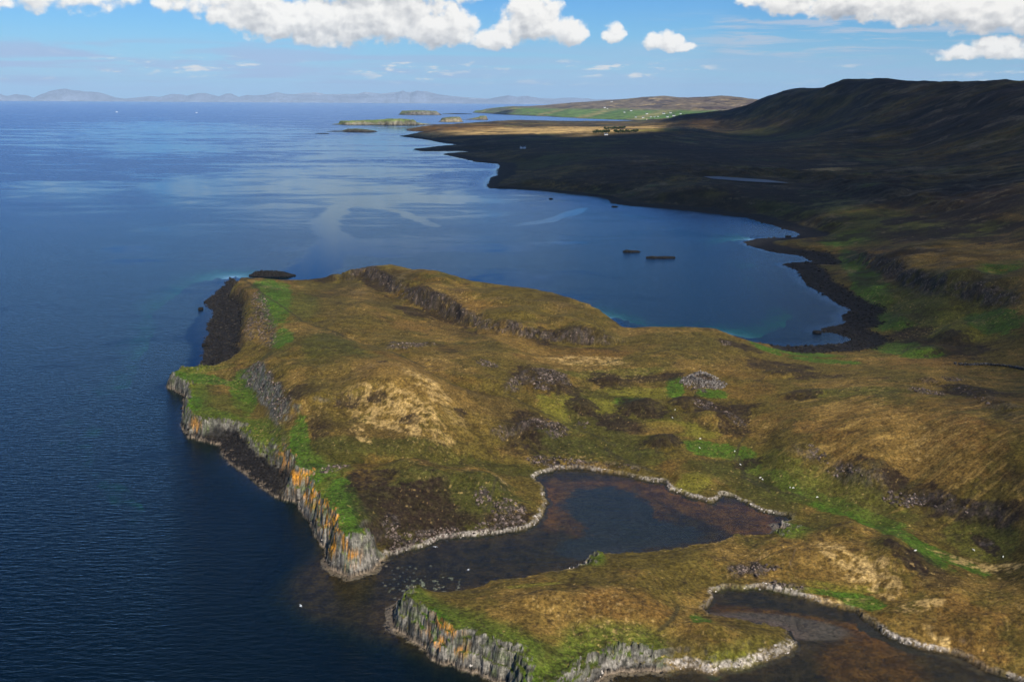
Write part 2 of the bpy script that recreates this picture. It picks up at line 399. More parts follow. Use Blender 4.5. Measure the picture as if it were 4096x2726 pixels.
def blob(vx, vy, rx, ry, rot=0.0):
    c = onland(vx, vy)
    ca, sa = math.cos(math.radians(rot)), math.sin(math.radians(rot))
    z = max(base_h(c), 0)
    z = min(z, 150)
    a = unproj((vx + rx * ca) * KV, (vy + rx * sa) * KV, z) - unproj(vx * KV, vy * KV, z)
    b = unproj((vx - ry * sa) * KV, (vy + ry * ca) * KV, z) - unproj(vx * KV, vy * KV, z)
    Mi = np.linalg.inv(np.array([a, b]).T)
    return c, Mi
def blob_val(x, y, B):
    c, Mi = B
    dx = x - c[0]; dy = y - c[1]
    u = Mi[0, 0] * dx + Mi[0, 1] * dy; v = Mi[1, 0] * dx + Mi[1, 1] * dy
    return 1 - np.sqrt(u * u + v * v)
def line_d(x, y, L):
    """distance to polyline, signed side, position 0..1"""
    best = np.full(x.shape, 1e18); side = np.zeros(x.shape); pos = np.zeros(x.shape)
    n = len(L) - 1
    for i in range(n):
        x0, y0 = L[i]; x1, y1 = L[i + 1]
        dx, dy = x1 - x0, y1 - y0; q = dx * dx + dy * dy
        t = np.clip(((x - x0) * dx + (y - y0) * dy) / q, 0, 1)
        ex = x - x0 - t * dx; ey = y - y0 - t * dy
        d2 = ex * ex + ey * ey; m = d2 < best
        best = np.where(m, d2, best)
        side = np.where(m, np.sign(dx * ey - dy * ex), side)
        pos = np.where(m, (i + t) / n, pos)
    return np.sqrt(best), side, pos
def vline(seq):
    return [onland(a, b) for a, b in seq]

# rocky steps across the land: line (left to right), height, width, reach behind
SCARPS = [([(745,640),(800,640),(835,622),(870,640),(905,662),(960,690),(1020,705),(1060,728),(1130,752),(1200,768),(1260,778),(1320,780),(1400,786),(1470,780)], 9.5, 5.5, 90, .8),
          ([(1930,590),(2000,602),(2060,628),(2110,652),(2160,664),(2230,672),(2300,690),(2370,700)], 10, 9, 90, .9),
          ([(1800,1030),(1850,1040),(1900,1060),(1960,1090),(2040,1120),(2120,1150),(2200,1165),(2290,1190),(2370,1215)], 2.2, 5, 40, .5),
          ([(2090,875),(2170,885),(2230,905),(2290,935),(2370,975)], 4, 6, 40, .5),
          ([(1160,905),(1190,885),(1220,862),(1280,866),(1340,880)], 3.5, 4, 30, .8),
          ([(1130,1005),(1180,990),(1240,985),(1300,1000)], 3.0, 4, 25, .6),
          ([(880,798),(930,802),(980,796),(1010,790)], 1.8, 3, 25, .8),
          ([(555,845),(590,870),(620,905),(655,935),(672,965)], 6.5, 5, 60, 1.0),
          ([(1640,420),(1750,400),(1860,410),(1960,440),(2100,470),(2250,500)], 12, 20, 200, .4),
          ([(1250,1070),(1330,1058),(1420,1066),(1500,1078)], 1.0, 3, 25, .5),
          ([(1670,1318),(1720,1306),(1800,1312),(1860,1322)], 1.5, 3, 25, .9)]
SCARPS = [(vline(a), b, c, d, e) for a, b, c, d, e in SCARPS]
# knolls (view x, y, rx, ry, height)
KNOLLS = [(1260,880,70,24,4),(1480,940,60,25,3.5),(1240,995,60,22,4),(1525,1018,45,18,3),(1400,878,45,14,3),(1340,935,40,18,2.5),(1570,930,50,18,2.5),(1610,875,48,24,3),
          (1640,965,70,20,3),(990,1085,140,30,3),(1190,1150,50,30,2),(1130,1090,60,28,3),(900,880,140,50,4),(2200,770,70,30,6),(1800,860,60,16,2),(2130,810,70,18,4),(1850,905,70,14,2),
          (1590,1100,55,20,2.0),(770,638,24,8,2.5),(1950,1200,120,30,2.5),(1840,740,50,20,2),(2070,740,40,20,2),(1270,1375,120,26,1.5),(1650,1420,100,24,2),(2240,1420,80,35,3)]
KN = [(blob(a, b, c, d), e) for a, b, c, d, e in KNOLLS]
# small burns and hollows: line, depth, half width
GULLY = [([(735,735),(740,750),(780,765),(850,790),(930,815),(990,850),(1050,880),(1120,900)], 2.0, 7),
         ([(680,1060),(720,1062),(800,1058),(900,1052),(1000,1050),(1100,1040),(1160,1040)], 2.0, 6),
         ([(1700,1045),(1705,1090),(1740,1110),(1800,1140)], .7, 3),
         ([(1390,1025),(1425,1050),(1470,1068),(1520,1080)], .8, 2.2),
         ([(1520,1240),(1550,1340),(1560,1380),(1520,1420),(1500,1480)], 1.2, 6),
         ([(2010,1330),(2020,1350),(2060,1350),(2110,1340)], 1.0, 3),
         ([(1170,905),(1210,930),(1280,945),(1340,985)], 1.0, 5)]
GULLY = [(vline(a), b, c) for a, b, c in GULLY]
LOCH = [(1618,406),(1650,405.5),(1700,409),(1760,413),(1805,419),(1815,421),(1760,419.5),(1700,416),(1640,411)]
zl = 30.0
LOCHW = np.array([unproj(a * KV, b * KV, zl) for a, b in LOCH])
LAG1 = [unproj(a, b) for a, b in [(1480, 2330), (1700, 2250), (2000, 2220), (2250, 2050), (2350, 1950), (2700, 2050), (3000, 2100), (2700, 2150), (2200, 2270), (1900, 2330), (1650, 2360)]]
LAG2 = [unproj(a, b) for a, b in [(2870, 2420), (3000, 2400), (3300, 2470), (3400, 2520), (3550, 2640), (3900, 2720), (3200, 2700), (3000, 2760), (2500, 2790)]]
BAYB = [unproj(a, b) for a, b in [(3000, 1370), (3300, 1345), (3380, 1300)]]
BAY2 = [unproj(a, b) for a, b in [(2450, 1300), (2700, 1320), (3000, 1360)]]

def shape(x, y):
    """height and surface information at world positions"""
    r = np.hypot(x, y)
    amp = np.clip(r * 0.0045, 1.2, 22)
    fq_ = sstep(1200, 3200, r)
    wx = x + amp * (0.75 * fbm(x, y, 34, 3, .5, 11) + (fbm(x, y, 42, 3, .6, 15) * (1 - fq_) + fbm(x, y, 150, 4, .6, 17) * fq_) * .6)
    wy = y + amp * (0.75 * fbm(x, y, 34, 3, .5, 12) + (fbm(x, y, 42, 3, .6, 16) * (1 - fq_) + fbm(x, y, 150, 4, .6, 18) * fq_) * .6)
    near = sstep(1500, 700, r)
    jag = (fbm(x, y, 8, 4, .65, 13) * 2.6 + .8 * np.abs(fbm(x, y, 4.2, 2, .6, 14))) * near
    g = lookup(wx, wy)
    sd = g[..., 0] + jag
    hb = lookup(x, y)[..., 1]
    b = g[..., 2] * np.clip(r / 900, 1, 1.5); wd = g[..., 3] * np.clip(r / 900, 1, 2.4)
    pale = g[..., 4]; dark = g[..., 5]; cap = g[..., 6]
    hb = np.maximum(hb, 0.8)
    beach = 1.3 * sstep(0, 1, sd / np.maximum(b, 0.5))
    rise = sstep(0, 1, (sd - b * 0.8) / wd)
    # cliffs climb in ledges
    steep = sstep(8, 5, wd)
    rise_c = np.clip((sd - b * 0.8) / wd, 0, 1)
    rise_c = rise_c ** 0.8 + 0.06 * np.sin(rise_c * 12) * rise_c * (1 - rise_c) * 4
    rise = rise * (1 - steep) + rise_c * steep
    hc = np.minimum(hb, cap)
    h = np.where(sd > 0, np.minimum(beach, hc) + np.maximum(hc - 1.3, 0) * rise + (hb - hc) * sstep(0, 1, (sd - b * .8) / (wd + 34)), 0)
    inland = sstep(0, 25, sd)
    rock = np.zeros_like(h)
    for L, A_, W_, R_, k in SCARPS:
        lx = [p[0] for p in L]; ly = [p[1] for p in L]
        pad = R_ * 3 + 40
        m = (x > min(lx) - pad) & (x < max(lx) + pad) & (y > min(ly) - pad) & (y < max(ly) + pad) & (sd > 0)
        if not m.any(): continue
        xm, ym = x[m], y[m]
        j = 1.0 + A_ * 0.5
        d, s_, t = line_d(xm + fbm(xm, ym, 14, 3, .6, 21) * j, ym + fbm(xm, ym, 14, 3, .6, 22) * j, L)
        sdn = d * s_
        e = sstep(0, .12, t) * sstep(1, .88, t) * sstep(pad * .9, pad * .2, d)
        up = sstep(-W_, W_, sdn) * np.exp(-np.maximum(sdn, 0) / R_) - 0.35 * np.exp(-((sdn + W_ * 1.6) / (W_ * 1.5)) ** 2)
        var = 0.65 + 0.7 * fbm(xm, ym, 40, 2, .5, 23)
        h[m] += A_ * up * e * var * inland[m]
        rock[m] = np.maximum(rock[m], k * e * np.exp(-((sdn / (W_ * 0.95)) ** 4)) * sstep(-.25, .15, fbm(xm, ym, 12, 3, .6, 24) + .12))
    for B, e in KN:
        v = blob_val(x + 3 * fbm(x, y, 20, 2, .5, 31), y + 3 * fbm(x, y, 20, 2, .5, 32), B)
        h += e * sstep(0, .75, v) * inland
    for L, dp, hw in GULLY:
        d, s_, t = line_d(x + 2 * fbm(x, y, 15, 2, .5, 33), y + 2 * fbm(x, y, 15, 2, .5, 34), L)
        h -= dp * np.exp(-(d / hw) ** 2) * inland
    # relief of the ground itself
    lowm = sstep(1.2, 5, hb)
    far = sstep(700, 2500, r)
    h += inland * lowm * (0.9 * fbm(x, y, 45, 4, .5, 41) + 0.35 * fbm(x, y, 7, 3, .6, 42) * near)
    h += inland * far * (5.0 * fbm(x, y, 260, 5, .55, 43) + 2.5 * fbm(x, y, 160, 4, .5, 44, True)) * np.clip(hb / 30, .2, 2.2)
    hill = sstep(55, 160, hb)
    terr = np.sin(hb / 9.0 + 2.0 * fbm(x, y, 500, 3, .5, 45))
    h += inland * far * 1.6 * fbm(x, y, 60, 5, .6, 47, True)
    h += hill * (3.0 * terr + 9 * fbm(x, y, 420, 5, .55, 46, True))
    # bare rock breaks up
    rr = rock * near
    h += rr * 1.2 * fbm(x, y, 3.2, 3, .6, 51, True)
    cl = steep * sstep(-1, 1, sd) * sstep(wd + b + 4, wd * .6 + b, sd) * near
    h += cl * (2.1 * fbm(x, y, 5.2, 4, .65, 52, True))
    led = 2.4 + 1.2 * fbm(x, y, 11, 2, .5, 55); ph = 1.6 * fbm(x, y, 6, 3, .6, 56)
    hq = (np.floor((h + ph) / led) + sstep(.55, 1, ((h + ph) / led) % 1)) * led - ph
    h = h + cl * .75 * (hq - h) * sstep(1.2, 3, h)
    h += cl * .3 * np.sin(h * 2.1 + 5 * fbm(x, y, 9, 2, .5, 54)) * sstep(1.5, 3.5, h)
    rocks_b = dark * sstep(-3, 2, sd) * sstep(b * 1.15, b * .8, sd) * near
    h += rocks_b * (0.9 * fbm(x, y, 7, 5, .7, 53, True))
    # broch mound
    # below the water
    lag = np.minimum(line_d(x, y, LAG1)[0], line_d(x, y, LAG2)[0])
    shal = sstep(55, 24, lag)
    bay = .4 * sstep(90, 10, line_d(x, y, BAYB)[0])
    dmax = 14 - 13.2 * shal - 11.5 * bay * (1 - shal)
    slope = 0.9 - 0.6 * shal - .55 * dark
    dep = dmax * (1 - np.exp(-np.maximum(-sd, 0) * slope / dmax))
    dep = dep * (1 + .35 * fbm(x, y, 9, 3, .5, 61))
    h = np.where(sd > 0, np.maximum(h, 0.05 + 0.1 * sd.clip(0, 3)), -dep)
    # skerry rubble off the dark shores
    off = dark * sstep(-14, -2, sd) * (sd < 0)
    h = h + off * np.maximum(fbm(x, y, 9, 4, .6, 62) - .12, 0) * 4.5 * sstep(60, 1400, r)
    # loch basin
    ld, _ = poly_sd(x, y, LOCHW)
    h = np.where(ld > -60, h + (zl - 2 - h) * sstep(-60, 5, ld), h)
    return dict(h=h, sd=sd, hb=hb, b=b, wd=wd, pale=pale, dark=dark, rock=rock, steep=steep, r=r, shal=shal, lag=lag, near=near, ld=ld)

# ------------------------------------------------------------------ ground colours
TAN = (.148, .088, .020); STRAW = (.38, .25, .09); OLIVE = (.074, .053, .010); GREEN = (.039, .083, .006); LGREEN = (.115, .103, .012); HEATH = (.018, .011, .007); RUST = (.120, .060, .014); ROCK = (.20, .165, .135); PALE = (.36, .31, .25); BLACK = (.009, .008, .008)
MOSS = (.040, .040, .007); LICH = (.50, .205, .012); GREY = (.21, .195, .15)
# patches: kind, x, y, rx, ry, rotation in the 2356 wide view
PATCH = [
 ('O',1150,830,120,30,20),('D',1050,760,90,16,24),('M',760,800,80,60,20),('D',1120,930,90,24,6),('D',880,1010,120,22,0),
 ('H',1000,706,95,10,24),('H',1170,764,110,9,10),('H',860,640,56,14,22),('H',1300,776,80,7,2),('H',745,642,30,7,0),  # heather along the scarp foot, its dark colour also painting the step's shade
 ('H',960,1130,190,60,-6),('M',1010,1150,230,78,-6),('M',1030,1050,330,16,0),('M',1350,1035,160,22,4),('M',1420,960,170,70,5),('O',2080,1180,300,70,20),('O',1750,830,300,40,10),('O',600,960,60,110,30),('M',2150,690,180,60,12),('O',1250,700,200,40,14),
 ('G',640,690,32,60,10),('G',620,670,25,35,0),('G',600,655,20,10,0),('G',650,780,24,34,0),('g',700,700,40,40,20),
 ('G',470,872,70,12,8),('G',445,925,22,22,0),('G',560,900,30,50,0),('g',520,930,60,30,0),('g',600,1010,50,40,45),('G',690,1010,22,55,0),('G',720,1085,35,25,0),
 ('G',790,1140,38,60,-10),('G',815,1210,38,32,20),('L',838,1195,14,55,-25),('g',770,1075,50,18,0),
 ('G',990,1400,55,20,28),('G',1060,1450,80,22,28),('L',1110,1455,100,22,25),('G',1160,1500,80,24,15),('L',1230,1500,60,30,20),('g',1270,1550,100,28,0),
 ('L',1700,1478,80,14,0),('G',1640,1500,110,16,0),('g',1500,1500,70,18,0),('L',1230,1330,60,7,-4),
 ('G',1615,1380,26,22,0),('G',1975,1380,60,14,15),('G',1920,1365,80,7,8),('L',1760,1338,130,9,2),('L',1950,1350,90,10,8),
 ('G',1640,1035,70,16,8),('G',1725,1070,22,40,-35),('G',1800,1110,70,18,28),('G',1900,1160,110,18,20),('G',2000,1195,90,18,22),('G',2090,1240,100,20,30),('G',2200,1290,90,14,25),('g',1780,1090,110,40,20),('g',1950,1130,160,30,20),('g',2250,1240,100,40,20),
 ('M',1700,1100,90,24,15),('M',1640,1075,80,20,0),('M',1790,1150,80,22,15),('M',2280,1230,70,30,30),
 ('L',1600,1100,45,22,-5),('L',1560,985,90,14,6),('T',1510,985,70,14,0),('L',1480,905,100,14,4),('G',1555,890,22,24,0),('G',1640,905,40,8,0),('L',1380,935,60,18,0),('L',1300,920,40,14,10),('L',1270,940,45,20,30),
 ('G',1450,925,40,9,0),('g',1420,860,120,12,-4),('G',2070,800,60,20,8),('G',2130,815,60,12,5),('G',1830,810,100,8,6),('G',1760,800,40,8,20),('G',1900,830,80,8,8),
 ('L',2220,750,120,40,5),('G',2050,735,60,22,10),('G',2000,650,60,30,40),('g',2100,700,90,30,20),('G',1960,600,40,22,40),('G',1950,550,60,12,0),('g',2000,520,160,30,5),('g',1850,470,140,16,6),('g',2200,530,120,18,5),
 ('G',2300,620,60,16,0),('g',1400,330,140,10,0),('g',1200,330,140,10,0),('g',1780,305,120,6,4),('G',2280,740,70,20,10),
 ('T',2240,590,150,34,8),('T',2180,610,110,22,10),('R',1330,815,120,16,0),('T',1200,790,90,24,25),('S',1350,830,90,12,0),('T',1150,770,60,20,30),
 ('T',900,870,170,50,8),('T',1000,900,140,40,10),('S',900,945,120,28,8),('S',1000,905,80,16,20),('S',830,1000,30,10,30),('S',1140,1080,28,8,25),
 ('R',2050,1000,260,60,16),('T',2000,960,170,34,16),('T',2100,1060,160,24,16),('g',1970,900,130,14,6),
 ('T',1300,1400,190,50,-3),('R',1450,1370,120,40,-5),('T',1500,1450,120,40,0),('T',1900,1270,160,45,12),('S',2020,1310,60,26,30),('S',1950,1290,90,18,30),('S',1820,1335,160,10,3),
 ('R',2220,1420,120,60,20),('S',2250,1300,110,12,18),('S',2120,1370,50,10,0),('T',2130,1440,100,20,25),('S',2200,1470,90,10,30),('T',950,1385,50,10,0),
 ('H',860,1150,80,60,30),('H',1000,1150,120,40,-5),('H',820,1105,30,18,20),('H',880,1100,36,16,0),('H',715,1055,26,20,0),('H',740,970,30,26,0),('H',700,905,30,14,0),('H',1260,880,76,22,10),('H',1400,876,44,16,5),('H',1340,938,40,16,10),
 ('H',1480,940,64,20,8),('H',1420,970,60,16,10),('H',1525,1018,44,14,-5),('H',1590,930,60,16,5),('H',1690,965,40,24,20),('H',1680,940,60,12,0),('H',1240,990,70,26,10),('H',1210,1000,60,20,0),('H',1810,850,90,20,14),('H',1845,908,36,14,0),
 ('H',1510,868,60,9,0),('M',1480,1050,60,20,0),('M',1330,1025,90,18,5),('H',1000,1140,90,40,-10),('H',1170,1160,60,22,-10),('M',1090,1110,60,36,0),('M',1150,1120,50,24,0),('H',1720,1065,30,10,0),
 ('H',1480,740,40,6,0),('H',1700,795,50,9,14),('H',2180,800,90,26,6),('H',2100,770,50,16,0),('M',2100,720,70,14,20),('H',2240,905,80,16,18),('H',2100,1135,110,14,22),('H',2250,1180,110,14,14),('H',2270,1255,40,12,28),('H',2130,1300,50,20,30),('H',2080,1270,70,12,30),
 ('D',1070,1440,70,30,25),('D',1130,1480,60,22,20),('D',1300,1490,80,24,0),('D',1580,1430,60,22,0),('D',1900,1430,0.1,0.1,0),('D',2160,1330,50,12,0),('D',1650,1380,60,16,10),('M',1450,1480,80,20,0),
 ('O',860,760,180,40,20),('O',760,880,60,90,0),('M',760,1030,80,20,0),('O',1100,980,90,22,0),('H',880,840,12,4,0),('H',945,965,20,6,0),('H',800,930,26,8,0),('H',870,920,20,6,0),('H',950,715,40,12,10),('H',1060,950,14,5,0),
 ('H',1150,335,160,10,0),('M',1300,360,160,14,0),('H',1560,345,180,26,4),('H',2250,460,120,24,10),('H',1750,440,160,12,5),('H',1450,400,160,14,0),('H',2120,540,90,12,5),
 ('H',1625,880,32,11,0),('R',1650,275,120,14,-10),('T',1180,299,330,9,0),('R',1060,292,110,6,0),('T',1400,297,200,7,0),('S',1280,299,320,9,0),('S',1400,301,180,6,0),('L',1510,300,70,4,0),('R',1060,295,80,6,0),('S',1280,301,130,6,0),('S',1900,395,60,6,0),('T',2300,500,80,4,12),('H',2080,505,50,7,0),('H',2240,505,70,9,0),  # straw and tan on the far coast strip also paint its sunlit brightness
]
KC = dict(G=(GREEN, .95), g=((.058, .062, .009), .7), L=(LGREEN, .85), M=(MOSS, .85), T=(TAN, .75), S=(STRAW, .7), R=(RUST, .6), H=(HEATH, .92), D=((.070, .044, .012), .8), O=(OLIVE, .6))
PB = [(k, blob(a, b, c, d, e)) for k, a, b, c, d, e in PATCH if c > 1]
ROCKP = [(1120,840,28,9,10),(1260,985,50,16,5),(1270,872,50,16,8),(560,760,0.5,.5,0),(600,700,20,50,-20),(575,750,16,30,0),(1700,880,0.5,.5,0),(1605,882,40,20,5),(1000,1195,60,14,-12),(1150,1180,70,18,-10),(930,1215,36,18,-25),
         (900,1190,22,18,0),(1170,1150,44,18,0),(1300,1060,80,12,5),(1250,1050,40,10,0),(1110,1120,22,12,0),(1700,790,0.5,.5,0),(770,1072,36,10,-12),(1690,965,34,7,24),(1250,890,30,10,0),(1620,930,30,8,10),(2140,1000,.5,.5,0),
         (1880,1045,36,7,24),(1950,1080,34,6,24),(2080,1150,60,9,12),(2270,1250,28,8,25),(1740,1310,70,6,4),(2130,900,50,12,14),(1900,790,.5,.5,0),(2190,880,30,8,10),(1340,975,20,6,0),(930,795,50,8,-4),(1670,790,16,6,0),(610,740,24,60,-15)]
RP = [blob(*a) for a in ROCKP if a[2] > 1]
PATHS = [([(1340,850),(1420,828),(1500,812),(1580,798)], .7), ([(620,845),(700,822),(800,800),(900,790)], .5), ([(1170,905),(1230,940),(1330,985),(1420,1025)], .8), ([(560,640),(700,740),(735,745),(800,772),(900,805),(980,840)], 1.0),
         ([(1390,1025),(1425,1050),(1470,1068),(1520,1080)], 1.0), ([(1700,1045),(1710,1085),(1745,1105),(1800,1130),(1850,1140)], .7), ([(1600,1050),(1660,1062),(1702,1055)], .6), ([(1690,1060),(1700,1020),(1720,1000)], .6),
         ([(1100,1180),(1130,1120),(1150,1085)], .6),([(1520,1410),(1550,1385),(1560,1345)], .8)]
PATHS = [(vline(a), b) for a, b in PATHS]
STB = blob(2080, 990, 330, 110, 14)
RUIN_C = onland(1618, 878)

def colourize(S, x, y):
    h = S['h']; r = S['r']; sd = S['sd']; near = S['near']
    n = len(x)
    n1 = fbm(x, y, 60, 4, .55, 101); n2 = fbm(x, y, 14, 4, .6, 102); n3 = fbm(x, y, 3.0, 3, .65, 103) * near
    nf = fbm(x, y, 420, 5, .6, 104); far = 1 - near
    wx = fbm(x, y, 22, 4, .6, 105); wy = fbm(x, y, 5.5, 3, .6, 106)
    col = np.empty((n, 3)); col[:] = OLIVE
    def mixc(c, a, k=1.0):
        a = (np.clip(a, 0, 1) * k)[:, None]
        col[:] = col * (1 - a) + np.array(c) * a
    mixc(TAN, sstep(-.1, .35, n1 + .6 * n2 + .3 * n3), .75)
    mixc(MOSS, sstep(.15, .45, fbm(x, y, 90, 4, .6, 107) - .3 * n2), .5)
    mixc(RUST, sstep(.1, .4, fbm(x, y, 70, 4, .6, 108) + .2 * n3), .5)
    mixc(HEATH, sstep(.2, .38, fbm(x, y, 38, 6, .68, 109)), .6)
    # far country is heather moor
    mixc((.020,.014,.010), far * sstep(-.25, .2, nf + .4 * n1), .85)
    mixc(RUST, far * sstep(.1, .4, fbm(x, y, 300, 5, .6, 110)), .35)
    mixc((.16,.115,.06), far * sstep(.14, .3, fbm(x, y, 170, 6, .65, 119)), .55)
    mixc((.06,.075,.02), far * sstep(.14, .3, fbm(x, y, 260, 6, .65, 129)) * sstep(60, 25, S['hb']), .7)
    for k, B in PB:
        c, s = KC[k]
        sc = 1.0
        v = blob_val(x, y, B)
        rc0 = np.hypot(*B[0]); m = (v > -.7) & (r > rc0 * .6) & (r < rc0 * 1.7)
        if not m.any(): continue
        L = 1 / max(np.linalg.norm(B[1], 2), 1e-9)   # small axis, metres
        e = v[m] + (.4 * wx[m] + .32 * wy[m] + .2 * n3[m] if k not in 'HD' else .75 * wx[m] + .5 * wy[m] + .3 * n3[m])
        a = np.zeros(n); a[m] = sstep(-.18, .12 if k in 'HDG' else .25, e)
        if k == 'H': a *= .6 + .5 * sstep(-.3, .2, n2 + n3)
        if k in 'GgLM': a *= .72 + .4 * sstep(-.3, .3, n3 + .5 * n2)
        if k == 'S': a *= np.maximum(sstep(-.25, .2, n3 + wy), far)
        if k in 'TRO': a *= .6 + .6 * sstep(-.4, .3, n2)
        mixc(c, a, s)
    # grazed turf along the cliff tops
    cliffy = S['steep'] * sstep(S['wd'] + S['b'] + 13, S['wd'] + S['b'] + 5, sd + 5 * wx) * sstep(0, 1, sd - S['b'])
    mixc(GREEN, cliffy, .6)
    # straw tussocks and dark specks
    mixc(STRAW, near * sstep(.22, .5, fbm(x, y, 2.2, 3, .7, 111) + .5 * n1 - .1), .5)
    st_ = fbm((x * .94 + y * .34) * .22, (y * .94 - x * .34) * 1.6, 9, 4, .62, 131) * near * sstep(-.5, .3, blob_val(x, y, STB))
    mixc((.24, .15, .04), sstep(.1, .3, st_), .5); mixc((.05, .04, .012), sstep(-.1, -.3, st_), .5)
    mixc(HEATH, near * sstep(.2, .42, fbm(x, y, 4.5, 4, .7, 112) + .25 * fbm(x, y, 50, 3, .5, 132)), .6)
    mixc((.07,.055,.02), near * sstep(-.1, .5, fbm(x, y, 1.7, 2, .6, 120)), .3)
    mm = 1 + near * (.42 * sstep(-.35, .35, fbm(x, y, 9, 5, .7, 151)) - .21 + .5 * sstep(-.4, .4, fbm(x, y, 2.4, 3, .7, 152)) - .25)
    col *= mm[:, None]
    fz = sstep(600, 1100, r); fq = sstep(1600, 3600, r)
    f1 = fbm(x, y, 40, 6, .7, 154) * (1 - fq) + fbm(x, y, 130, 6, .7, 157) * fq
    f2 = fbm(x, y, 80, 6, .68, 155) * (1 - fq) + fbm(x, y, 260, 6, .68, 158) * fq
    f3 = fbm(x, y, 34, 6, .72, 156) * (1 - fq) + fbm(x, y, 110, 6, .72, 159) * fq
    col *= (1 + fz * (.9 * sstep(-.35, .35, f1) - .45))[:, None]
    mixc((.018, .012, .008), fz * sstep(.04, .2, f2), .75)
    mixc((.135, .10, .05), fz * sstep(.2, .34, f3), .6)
    for L, wd in PATHS:
        d, s_, t = line_d(x + 1.2 * wx, y + 1.2 * wy, L)
        mixc((.032, .028, .012), sstep(wd * 1.6, wd * .4, d), .75)
    # field ridges on the right hand slope
    # rock
    rock = S['rock'].copy()
    for B in RP:
        v = blob_val(x, y, B)
        e = sstep(-.1, .25, v + .35 * wx + .3 * wy) * sstep(-.12, .12, fbm(x, y, 3.4, 3, .65, 113) - .03)
        rock = np.maximum(rock, e)
    slope = S['slope']
    sl = sstep(.75, 1.25, slope + .3 * n3) * near * (h > .2) * (.35 + .65 * S['steep'])
    rock = np.clip(np.maximum(rock * sstep(-.3, .1, n3 + .35 * wy + .12), sl), 0, 1)
    rk = fbm(x, y, 2.2, 4, .7, 114)
    rc = np.array(ROCK) * (1 - sstep(-.1, .35, rk))[:, None] * .22 + np.array((.14, .102, .080)) * sstep(-.05, .4, rk)[:, None]
    rc = rc * (.55 + .45 * near)[:, None]
    rc = rc * (1 - .8 * sstep(-.05, .3, fbm(x, y, 6, 3, .6, 118))[:, None] * (1 - sl)[:, None])
    a = rock[:, None]
    col[:] = col * (1 - a) + rc * a
    # cliff faces: grey green stone, lichen, dark tide band
    cf = sl * S['steep']
    al = x * .8 - y * .6; strat = fbm(al, h * 1.5 + .3 * y, 3.2, 4, .65, 141); joint = fbm(al * 1.6, h * .28 + .2 * y, 2.4, 3, .6, 142, True)
    rk = np.where(cf > .05, .45 * rk + .6 * strat + .18 * (joint - .2), rk)
    a = (cf * .8)[:, None]
    fc = np.array(GREY) * (.16 + .62 * sstep(-.3, .35, rk))[:, None]
    col[:] = col * (1 - a) + fc * a
    lich = cf * sstep(.05, .25, fbm(al, h * 1.1, 4.5, 4, .65, 115) + .08) * sstep(2.5, 4, h) * S['orange']
    mixc(LICH, lich, .85)
    mixc((.06, .085, .012), cf * sstep(.1, .3, fbm(al, h * 2.2, 5, 4, .6, 116)), .6)
    mixc(PALE, cf * sstep(.22, .4, strat + .3 * rk) , .3)
    # shores
    tide = (h > -.2) & (h < 2.2 + .8 * wx)
    pale = S['pale'] * sstep(0.3, .8, h + .3 * n3) * sstep(S['b'] + 1.5, S['b'] + .3, sd + 1.0 * wy) * (sd > -.5)
    sp = sstep(-.45, .15, fbm(x, y, 1.3, 2, .6, 117) + .25 * rk)
    pale = pale * (.15 + .8 * sstep(-.25, .25, fbm(x, y, 16, 3, .6, 143)))
    a = (np.clip(pale, 0, 1) * (.1 + .8 * sp))[:, None]
    col[:] = col * (1 - a) + np.array(PALE) * (.55 + .5 * sp)[:, None] * a
    dk = S['dark'] * sstep(-8, .5, sd) * sstep(S['b'] * 1.12, S['b'] * .9, sd + 2.5 * wx * np.clip(S['r'] / 700, 1, 6)) * (S['pale'] < .8)
    bk = np.array(BLACK) * (1 + 1.2 * sstep(0, .4, rk))[:, None]
    a = np.clip(dk, 0, 1)[:, None]
    col[:] = col * (1 - a) + bk * a
    # tide mark at the foot of everything: black weed then barnacled rock
    tm = sstep(1.9, 1.2, h + .3 * wy) * (h > -1) * near * sstep(.25, .0, S['pale'] - .6) * S['steep']
    mixc(BLACK, tm, .9)
    tm2 = sstep(.95, .6, h + .2 * wy) * (h > -.3) * near * S['steep']
    mixc((.20, .15, .10), tm2, .8)
    wet = sstep(.55, .2, h) * (h > -.4) * near
    mixc((.018, .016, .012), wet * (1 - S['steep']), .8)
    # seabed
    sb = h < -.25
    og = sstep(-.25, .3, S['orgv'] + .3 * wx + .2 * wy)[:, None]
    weed = (np.array((.045, .027, .008)) * (1 - og) + np.array((.125, .052, .008)) * og) * (.6 + .6 * sstep(-.3, .3, fbm(x, y, 5, 4, .65, 121)))[:, None]
    sand = np.array((.036, .034, .034))
    mud = np.array((.13, .085, .065))
    q = sstep(.0, .22, S['sandv'] + .28 * wx + .22 * wy + .12*n3)[:, None]
    bed = weed * (1 - q) + sand * q
    q2 = sstep(.0, .2, S['mudv'] + .12 * wx)[:, None]
    bed = bed * (1 - q2) + mud * q2
    q3 = (sstep(.42, .5, fbm(x, y, 2.6, 2, .5, 122) + .25 * S['stonev']) * sstep(0, .4, S['stonev']))[:, None]
    bed = bed * (1 - q3) + np.array((.30, .26, .18)) * q3
    dsea = (1 - S['shal'])[:, None]
    bed = bed * (1 - dsea) + (bed * .22 + np.array((.003, .006, .006))) * dsea
    col[sb] = bed[sb]
    col[h > .3] *= .92
    return np.clip(col, .002, .8)

